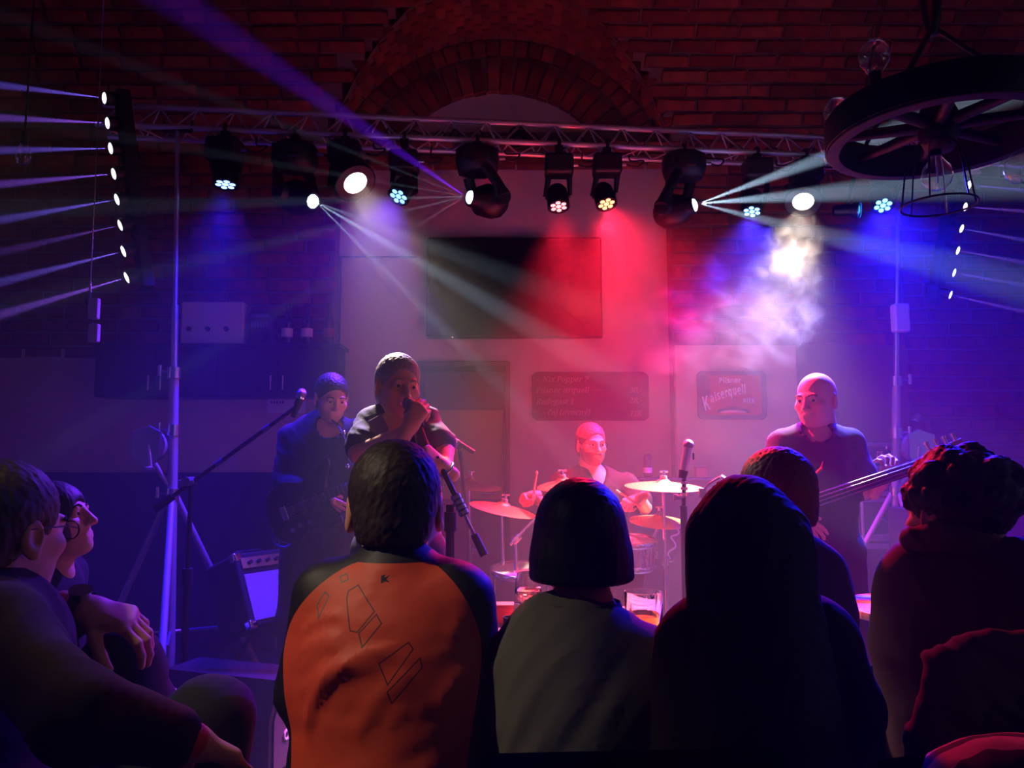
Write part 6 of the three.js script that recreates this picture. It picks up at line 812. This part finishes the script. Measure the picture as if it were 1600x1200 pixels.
{ // man at the left edge, turned to the stage, one hand on each knee
  const N = P(6, 935, 1.36), pr = person({ label: 'man with glasses in a maroon jumper at the left edge, hands on his crossed knees', yaw: Math.PI * 0.72, seated: true, neck: N, torso: 0.55, lean: 0.08, wide: 1.1, belly: 1.1, shR: P(-10, 985, 1.2), shL: P(42, 975, 1.55), elR: P(120, 1120, 1.1), wrR: P(282, 1152, 1.22), elL: P(70, 985, 1.72), wrL: P(125, 950, 1.52), knR: P(325, 1130, 1.42), anR: P(325, 1560, 1.42), knL: P(190, 1040, 1.62), anL: P(252, 1150, 1.76),
    head: { at: P(7, 832, 1.4), yaw: Math.PI * 0.9, pitch: 0.05, scale: 1.02 }, hair: 'short', hairColor: 0x2a1810, glasses: 0x20161a, skin: 0xcf9078, neckW: 1.12,
    handR: { dir: P(372, 1186, 1.3).sub(P(282, 1152, 1.22)), palm: V(0.05, -1, 0), curl: [0.22, 0.3, 0.3, 0.35], spread: 0.13 }, handL: { dir: P(190, 968, 1.52).sub(P(122, 952, 1.52)), palm: V(0.2, -0.75, -0.25), curl: [[0.5, 0.6, 0.35], [0.6, 0.65, 0.4], [0.65, 0.7, 0.4], [0.7, 0.75, 0.4]], spread: 0.1, thumb: 0.5 },
    trousers: cloth(0x101118), top: { loose: 0.018, material: cloth(0x260a0e), warp: foldNoise(0.012, 9) },
    extra: (g, k) => { const band = (m, y, r, w, mat, name, label) => { const t = new THREE.CylinderGeometry(r, r, w, 28, 1, true); t.scale(1.15, 1, 0.85); t.translate(0, y, 0); t.applyMatrix4(m); add(g, name, t, mat, label); }; band(k.hands.R, 0.0, 0.0335, 0.02, std(0xd8281c, 0.5, { side: THREE.DoubleSide }), 'wristband', 'red wristband'); band(k.hands.L, -0.014, 0.0345, 0.024, std(0x0c0c0e, 0.5, { side: THREE.DoubleSide }), 'watch_strap', 'black watch strap'); const f = new THREE.CylinderGeometry(0.02, 0.021, 0.011, 28); f.rotateX(Math.PI / 2); f.translate(0, -0.014, -0.034); f.applyMatrix4(k.hands.L); add(g, 'watch', f, M.chrome, 'silver watch case'); } });
  chair('dark chair under the man at the left edge', seatOf(pr), Math.PI * 0.72, cloth(0x140e10), { top: 0.8 });
}
{ // woman in profile behind him
  const pr = person({ label: 'woman with dark hair in profile, lifting her chin toward the stage', yaw: Math.PI * 0.56, seated: true, neck: P(66, 884, 2.3), torso: 0.52, lean: 0.04, wide: 0.98, 
    head: { at: P(84, 816, 2.28), yaw: Math.PI * 0.53, pitch: -0.3, scale: 0.98 }, hair: 'bob', hairColor: 0x0c0808, skin: 0xd89c86, top: { loose: 0.018, material: cloth(0x0d0c10) } });
  chair('dark chair under the woman in profile', seatOf(pr), Math.PI * 0.56, cloth(0x120f12), { top: 0.85 });
}
// ───────── tables, glasses, chandelier, small things ─────────
const rustic = noiseTex(256, (u, v) => { const n = 0.6 + 0.5 * (fbm(u * 4 + 2, v * 60, 3, 4) - 0.4) - (Math.abs(((v * 7) % 1) - 0.5) > 0.47 ? 0.3 : 0); return [n, n * 0.8, n * 0.62]; });
function roundTable(label, c, r, h) {
  const g = thing('round_table', label, 'table', V(c.x, 0, c.z));
  add(g, 'tabletop', planarXZ(lathe([[0.001, -0.03], [r - 0.004, -0.03], [r, -0.026], [r, -0.004], [r - 0.004, 0], [0.001, 0]], 48).translate(c.x, h, c.z)), std(0xffffff, 0.4, { map: rustic }));
  add(g, 'column', rod(V(c.x, 0.03, c.z), V(c.x, h - 0.03, c.z), 0.035, 0.03, 14), M.blackMetal); add(g, 'foot', lathe([[0.001, 0], [0.22, 0], [0.22, 0.012], [0.05, 0.035], [0.001, 0.04]], 32).translate(c.x, 0, c.z), M.blackMetal); return g;
}
function planarXZ(g) { const p = g.attributes.position, u = new Float32Array(p.count * 2); for (let i = 0; i < p.count; i++) { u[2 * i] = p.getX(i) * 1.4; u[2 * i + 1] = p.getZ(i) * 1.4; } g.setAttribute('uv', new THREE.BufferAttribute(u, 2)); return g; }
roundTable('round wooden table lit violet beside the curly-haired person', P(1458, 945, 2.87), 0.31, 0.75);
const TC = P(905, 990, 2.28), TY = P(800, 985, 2.3).y; TC.y = 0;
roundTable('round table with glasses and cards in front of the woman with the bob', TC, 0.36, TY);
const onTable = (px, d) => { const q = P(px, 980, d); q.y = TY; return q; };
M.glass = phys(0xffffff, 0.02, { transmission: 1, thickness: 0.004, ior: 1.5 });
{ // stemmed glass of white wine
  const c = onTable(826, 2.2), g = thing('wine_glass', 'stemmed wine glass half full on the table beside the folded card', 'glass', c);
  add(g, 'glass', lathe([[0.001, 0], [0.036, 0.0], [0.036, 0.002], [0.006, 0.007], [0.0038, 0.02], [0.0038, 0.07], [0.008, 0.08], [0.03, 0.098], [0.039, 0.125], [0.037, 0.155], [0.031, 0.18], [0.0298, 0.18], [0.0358, 0.155], [0.0378, 0.125], [0.029, 0.1], [0.006, 0.083], [0.001, 0.082]], 36).translate(c.x, c.y, c.z), M.glass);
  add(g, 'wine', lathe([[0.001, 0.0835], [0.006, 0.084], [0.0285, 0.101], [0.0372, 0.125], [0.037, 0.137], [0.001, 0.137]], 36).translate(c.x, c.y, c.z), phys(0xffffff, 0.02, { transmission: 1, thickness: 0.05, ior: 1.34, attenuationColor: new THREE.Color(0.95, 0.7, 0.35), attenuationDistance: 0.08 }));
}
{ // ribbed beer mug
  const c = onTable(1006, 2.15), g = thing('beer_mug', 'heavy ribbed glass beer mug on the table right of the bobbed head', 'glass', c), R = 0.052, H = 0.135;
  const outer = lathe([[0.001, 0], [R * 0.9, 0], [R, 0.008], [R, H], [R - 0.005, H], [R - 0.006, 0.016], [0.001, 0.014]], 40); { const p = outer.attributes.position; for (let i = 0; i < p.count; i++) { const x = p.getX(i), y = p.getY(i), z = p.getZ(i), rr = Math.hypot(x, z); if (rr > R * 0.97 && y > 0.01 && y < H * 0.8) { const k = 1 + 0.05 * Math.cos(Math.atan2(z, x) * 10); p.setXYZ(i, x * k, y, z * k); } } outer.computeVertexNormals(); }
  add(g, 'glass', outer.translate(c.x, c.y, c.z), M.glass); add(g, 'beer', new THREE.CylinderGeometry(R - 0.0075, R - 0.0075, 0.055, 32).translate(c.x, c.y + 0.045, c.z), phys(0xffffff, 0.03, { transmission: 1, thickness: 0.05, ior: 1.34, attenuationColor: new THREE.Color(0.95, 0.55, 0.12), attenuationDistance: 0.06 }));
  const hd = cable([V(R - 0.002, H * 0.82, 0), V(R + 0.035, H * 0.84, 0), V(R + 0.042, H * 0.5, 0), V(R + 0.03, H * 0.22, 0), V(R - 0.002, H * 0.2, 0)], 0.0075, 28, 10); hd.rotateY(0.9); add(g, 'handle', hd.translate(c.x, c.y, c.z), M.glass);
}
{ const c = onTable(968, 2.1), g = thing('tumbler', 'small straight glass tumbler between the bobbed head and the beer mug', 'glass', c); add(g, 'glass', lathe([[0.001, 0], [0.03, 0], [0.033, 0.11], [0.0315, 0.11], [0.0287, 0.008], [0.001, 0.007]], 32).translate(c.x, c.y, c.z), M.glass); add(g, 'drink', lathe([[0.001, 0.0078], [0.0284, 0.0088], [0.03, 0.06], [0.001, 0.06]], 32).translate(c.x, c.y, c.z), phys(0xffffff, 0.03, { transmission: 1, thickness: 0.05, ior: 1.34, attenuationColor: new THREE.Color(0.9, 0.3, 0.12), attenuationDistance: 0.05 })); }
{ // dark candle holder, folded card, red box, paper tray
  const c = onTable(800, 2.24), g = thing('candle_holder', 'short dark cylindrical candle holder on the table left of the card', 'candle holder', c); add(g, 'cup', lathe([[0.001, 0], [0.024, 0], [0.026, 0.012], [0.026, 0.05], [0.0225, 0.05], [0.0215, 0.02], [0.001, 0.02]], 26).translate(c.x, c.y, c.z), std(0x0c0a0a, 0.5)); add(g, 'candle', new THREE.CylinderGeometry(0.018, 0.018, 0.022, 20).translate(c.x, c.y + 0.031, c.z), std(0x3a1c18, 0.6));
  const k = onTable(816, 2.32), cd = thing('folded_card', 'pale folded table card standing behind the wine glass', 'card', k); add(cd, 'front', boxG(0.05, 0.075, 0.0015, 0, 0.0365, 0).applyMatrix4(new THREE.Matrix4().makeRotationX(-0.22)).translate(k.x, k.y, k.z + 0.016), std(0xe8dccc, 0.7)); add(cd, 'back', boxG(0.05, 0.075, 0.0015, 0, 0.0365, 0).applyMatrix4(new THREE.Matrix4().makeRotationX(0.22)).translate(k.x, k.y, k.z - 0.016), std(0xe8dccc, 0.7));
  const b = onTable(785, 2.42), bx = thing('cardboard_box', 'small red box on the table beside the man in orange', 'box', b); add(bx, 'body', boxG(0.07, 0.05, 0.06, b.x, b.y + 0.025, b.z, 0.003), std(0xc02a20, 0.6)); add(bx, 'lid', boxG(0.073, 0.012, 0.063, b.x, b.y + 0.05, b.z, 0.003), std(0xb02018, 0.6));
  const t = onTable(800, 2.1), tr = thing('snack_tray', 'crumpled pale paper tray with crumbs on the table edge', 'tray', t); const dish = lathe([[0.001, 0.004], [0.045, 0.004], [0.065, 0.022], [0.067, 0.022], [0.047, 0.001], [0.001, 0.0]], 22); { const p = dish.attributes.position; for (let i = 0; i < p.count; i++) p.setY(i, p.getY(i) * (1 + 0.5 * Math.sin(Math.atan2(p.getZ(i), p.getX(i)) * 4))); dish.computeVertexNormals(); } add(tr, 'paper', dish.translate(t.x, t.y + 0.001, t.z), std(0xd8c8c0, 0.8)); for (let i = 0; i < 5; i++) { const s = new THREE.DodecahedronGeometry(rnd(0.006, 0.011), 0); s.translate(t.x + rnd(-0.03, 0.03), t.y + 0.013, t.z + rnd(-0.03, 0.03)); add(tr, 'crumb', s, std(0x8a5a2c, 0.9)); }
}
{ // striped cushion at the bottom right corner
  const c = P(1600, 1262, 0.92), F = new Field().ell(c, [0.125, 0.075, 0.09], null, 0.03).ell(c.clone().add(V(-0.04, -0.03, 0.02)), [0.07, 0.05, 0.07], null, 0.03); const m = F.mesh(0.006, foldNoise(0.005, 12)); { const p = m.attributes.position, u = m.attributes.uv; for (let i = 0; i < p.count; i++) u.setXY(i, 0.5, (p.getY(i) - 0.35 * p.getX(i) + 0.9 * p.getZ(i)) / 0.048); }
  const tx = canvasTex(64, 64, (x) => { x.fillStyle = '#17101a'; x.fillRect(0, 0, 64, 64); x.fillStyle = '#b87a8c'; x.fillRect(0, 0, 64, 36); }); tx.wrapS = tx.wrapT = THREE.RepeatWrapping;
  const g = thing('cushion', 'cushion in pink and black stripes at the bottom right corner', 'cushion', c); add(g, 'cover', m, std(0xffffff, 0.9, { map: tx }));
  const st = thing('stool', 'low dark stool under the striped cushion', 'stool', V(c.x, 0, c.z)); add(st, 'seat', lathe([[0.001, 0], [0.16, 0], [0.17, 0.015], [0.17, 0.04], [0.001, 0.045]], 28).translate(c.x, c.y - 0.115, c.z), M.darkWood); for (let k = 0; k < 3; k++) add(st, 'leg', rod(V(c.x + 0.1 * Math.cos(k * 2.1), c.y - 0.11, c.z + 0.1 * Math.sin(k * 2.1)), V(c.x + 0.17 * Math.cos(k * 2.1), 0, c.z + 0.17 * Math.sin(k * 2.1)), 0.018, 0.014, 10), M.darkWood);
}
{ // wagon-wheel chandelier with clear bulbs and a caged bulb below
  const c = P(1466, 196, 2.4), R = 0.335, H = 0.115, g = thing('chandelier', 'dark wagon-wheel chandelier with clear bulbs hanging at the upper right', 'chandelier', c), wood = std(0x160e0a, 0.6, { map: blotch });
  add(g, 'rim', lathe([[R - 0.035, -H / 2], [R, -H / 2], [R + 0.004, -H / 2 + 0.006], [R + 0.004, H / 2 - 0.006], [R, H / 2], [R - 0.035, H / 2], [R - 0.035, -H / 2]], 64).translate(c.x, c.y, c.z), wood);
  add(g, 'iron_band', lathe([[R + 0.004, -H / 2 + 0.012], [R + 0.009, -H / 2 + 0.012], [R + 0.009, H / 2 - 0.012], [R + 0.004, H / 2 - 0.012]], 64).translate(c.x, c.y, c.z), M.blackMetal);
  add(g, 'hub', lathe([[0.001, -0.085], [0.04, -0.085], [0.05, -0.06], [0.062, -0.03], [0.062, 0.03], [0.05, 0.06], [0.04, 0.085], [0.001, 0.085]], 28).translate(c.x, c.y, c.z), wood);
  for (let k = 0; k < 8; k++) { const a = k * Math.PI / 4 + 0.35; add(g, 'spoke', rod(V(c.x + 0.05 * Math.cos(a), c.y, c.z + 0.05 * Math.sin(a)), V(c.x + (R - 0.03) * Math.cos(a), c.y, c.z + (R - 0.03) * Math.sin(a)), 0.021, 0.015, 10), wood); }
  const top = V(c.x, c.y + 0.34, c.z); add(g, 'spindle', lathe([[0.001, -0.03], [0.016, -0.028], [0.026, 0.02], [0.036, 0.12], [0.03, 0.3], [0.024, 1.9], [0.001, 1.9]], 18).translate(top.x, top.y, top.z), M.blackMetal);
  for (let k = 0; k < 3; k++) { const a = k * 2.094 + 2.3; add(g, 'hanger', rod(top, V(c.x + (R - 0.02) * Math.cos(a), c.y + H / 2, c.z + (R - 0.02) * Math.sin(a)), 0.0075, 0.0075, 8), M.blackMetal); }
  const bulb = lathe([[0.001, -0.105], [0.022, -0.1], [0.041, -0.08], [0.047, -0.055], [0.041, -0.028], [0.024, -0.005], [0.014, 0.012], [0.013, 0.02], [0.0125, 0.02], [0.0135, 0.011], [0.0232, -0.0055], [0.0402, -0.028], [0.0462, -0.055], [0.0402, -0.0795], [0.0215, -0.099], [0.001, -0.104]], 30);
  const pane = phys(0xffffff, 0.02, { transmission: 1, thickness: 0, side: THREE.DoubleSide });
  for (const [a, dy, s] of [[2.62, 0.13, -1], [-0.25, -0.06, 1], [0.8, 0.13, -1], [3.9, 0.13, -1], [-1.2, 0.13, -1]]) { const q = V(c.x + (R - 0.017) * Math.cos(a), c.y + dy * 0.5, c.z + (R - 0.017) * Math.sin(a)); add(g, 'socket', rod(q.clone().add(V(0, -0.025, 0)), q.clone().add(V(0, 0.03, 0)), 0.018, 0.018, 14), M.blackMetal); const b = bulb.clone(); if (s < 0) b.rotateX(Math.PI); b.translate(q.x, q.y + (s < 0 ? 0.03 : -0.03), q.z); add(g, 'bulb', b, pane); }
  // pendant below: caged bulb
  const u = P(1464, 272, 2.4), cg = thing('pendant_lamp', 'wire-caged clear pendant bulb hanging below the chandelier', 'lamp', u); const bb = bulb.clone().translate(u.x, u.y + 0.05, u.z); add(cg, 'bulb', bb, pane); add(cg, 'socket', rod(V(u.x, u.y + 0.06, u.z), V(u.x, u.y + 0.12, u.z), 0.017, 0.017, 14), M.blackMetal); add(cg, 'filament_stem', rod(V(u.x, u.y + 0.06, u.z), V(u.x + 0.002, u.y - 0.03, u.z), 0.0035, 0.002, 8), std(0xc8c8d4, 0.2)); const Rg = 0.111, yb = P(1464, 321, 2.4).y; const ring = (r, y, n) => { const t = new THREE.TorusGeometry(r, 0.0035, 8, 48); t.rotateX(Math.PI / 2); t.translate(u.x, y, u.z); add(cg, 'cage_ring', t, M.blackMetal); }; ring(Rg, yb, 0); ring(0.03, u.y + 0.115, 0); for (let k = 0; k < 6; k++) { const a = k * Math.PI / 3 + 0.2; add(cg, 'cage_wire', cable([V(u.x + 0.03 * Math.cos(a), u.y + 0.115, u.z + 0.03 * Math.sin(a)), V(u.x + 0.075 * Math.cos(a), u.y + 0.08, u.z + 0.075 * Math.sin(a)), V(u.x + Rg * Math.cos(a), yb, u.z + Rg * Math.sin(a))], 0.0028, 16, 6), k === 2 || k === 5 ? M.chrome : M.blackMetal); } add(cg, 'cord', rod(V(u.x, u.y + 0.11, u.z), V(u.x, c.y - 0.08, u.z - 0.0), 0.004, 0.004, 8), M.cable);
  const cd = thing('ceiling_cord', 'thin dark cord hanging down to the left rim of the chandelier', 'cord', P(1352, 150, 2.4)); add(cd, 'cord', cable([P(1352, 152, 2.4), P(1358, 105, 2.4), P(1368, 60, 2.4), P(1384, -10, 2.4), P(1392, -400, 2.42)], 0.0045, 40, 8), M.cable); add(cd, 'hook', new THREE.TorusGeometry(0.012, 0.004, 8, 18).translate(P(1352, 152, 2.4).x, P(1352, 152, 2.4).y, -2.4), M.blackMetal);
}
{ // bare bulb and a hanging wire with two sleeves at the left
  const u = P(37, 236, 2.6), g = thing('bare_bulb', 'clear bare bulb hanging among the left light shafts', 'lamp', u); add(g, 'bulb', lathe([[0.001, -0.05], [0.016, -0.045], [0.024, -0.025], [0.022, 0], [0.012, 0.024], [0.011, 0.03], [0.0105, 0.03], [0.0115, 0.023], [0.0212, -0.001], [0.0232, -0.025], [0.0152, -0.044], [0.001, -0.049]], 24).translate(u.x, u.y, u.z), phys(0xffffff, 0.02, { transmission: 1, thickness: 0, side: THREE.DoubleSide })); add(g, 'socket', rod(u.clone().add(V(0, 0.026, 0)), u.clone().add(V(0, 0.07, 0)), 0.013, 0.013, 12), M.blackMetal); add(g, 'cord', rod(u.clone().add(V(0, 0.06, 0)), u.clone().add(V(0, 2.55, 0)), 0.0035, 0.0035, 8), M.cable);
  const a = P(143, 250, 3.4), b = P(141, 456, 3.4), w = thing('hanging_wire', 'bright steel wire hanging with two grey plastic sleeves below', 'wire', b); add(w, 'wire', rod(a.clone().add(V(0, 2.0, 0)), b, 0.0022, 0.0022, 8), M.chrome); add(w, 'tip', rod(P(141, 436, 3.4), b, 0.003, 0.007, 10), M.chrome, 'bright pointed tip'); for (const [y0, y1] of [[466, 499], [506, 535]]) { const q = P(147, (y0 + y1) / 2, 3.4), h = P(147, y0, 3.4).y - P(147, y1, 3.4).y; add(w, 'sleeve', boxG(0.046, h, 0.03, q.x, q.y, q.z, 0.008), std(0x8a84a0, 0.6)); } add(w, 'cord', rod(b, P(147, 535, 3.4), 0.003, 0.003, 8), M.cable);
}
// ───────── smoke drifting through the white lamp's light: thin crumpled wisps, each fading out toward its rim ─────────
{
  const wisps = [], N = 9, from = P(1230, 372, 4.36), to = P(1150, 540, 4.25);
  for (let w = 0; w < 42; w++) {
    const t = Math.pow(rnd(), 0.65), c = from.clone().lerp(to, t).add(V(rnd(-1, 1) * (0.12 + 0.4 * t), rnd(-0.16, 0.16), rnd(-0.3, 0.3))), R = rnd(0.07, 0.15) + 0.09 * t, o = rnd(100), a = rnd(6.28), dens = rnd(0.35, 1);
    const X = V(Math.cos(a), Math.sin(a) * 0.6, rnd(-0.5, 0.5)).normalize(), Y = V(-Math.sin(a) * 0.7, Math.cos(a), rnd(-0.5, 0.5)).normalize(), Z = V(0, 0, 0).crossVectors(X, Y).normalize(), pos = [], col = [], idx = [];
    for (let j = 0; j <= N; j++) for (let i = 0; i <= N; i++) { const u = i / N * 2 - 1, v = j / N * 2 - 1, k = R * (1 + 0.5 * (fbm(u * 1.6 + o, v * 1.6, o, 3) - 0.45)), q = c.clone().addScaledVector(X, u * k).addScaledVector(Y, v * k).addScaledVector(Z, R * 1.1 * (fbm(u * 1.3 + o, v * 1.3 + 5, o, 3) - 0.45)); pos.push(q.x, q.y, q.z); const f = Math.max(0, 1 - u * u - v * v), n = Math.max(0, fbm(u * 2.4 + o, v * 2.4, o + 9, 4) - 0.3) * 2.4; col.push(1, 1, 1, Math.min(1, f * n * dens)); if (i < N && j < N) { const b = j * (N + 1) + i; idx.push(b, b + 1, b + N + 1, b + 1, b + N + 2, b + N + 1); } }
    const g = new THREE.BufferGeometry(); g.setAttribute('position', new THREE.Float32BufferAttribute(pos, 3)); g.setAttribute('color', new THREE.Float32BufferAttribute(col, 4)); g.setIndex(idx); g.computeVertexNormals(); wisps.push(g);
  }
  const o = new THREE.Mesh(mergeGeometries(wisps), phys(0xffffff, 1, { vertexColors: true, transparent: true, opacity: 0.034, side: THREE.DoubleSide, transmission: 0.5, thickness: 0, depthWrite: false }));
  o.name = 'smoke'; o.userData.kind = 'stuff'; scene.add(o); tag(o, 'pale smoke drifting under the brightest white lamp', 'smoke');
}
renderer.render(scene, camera);
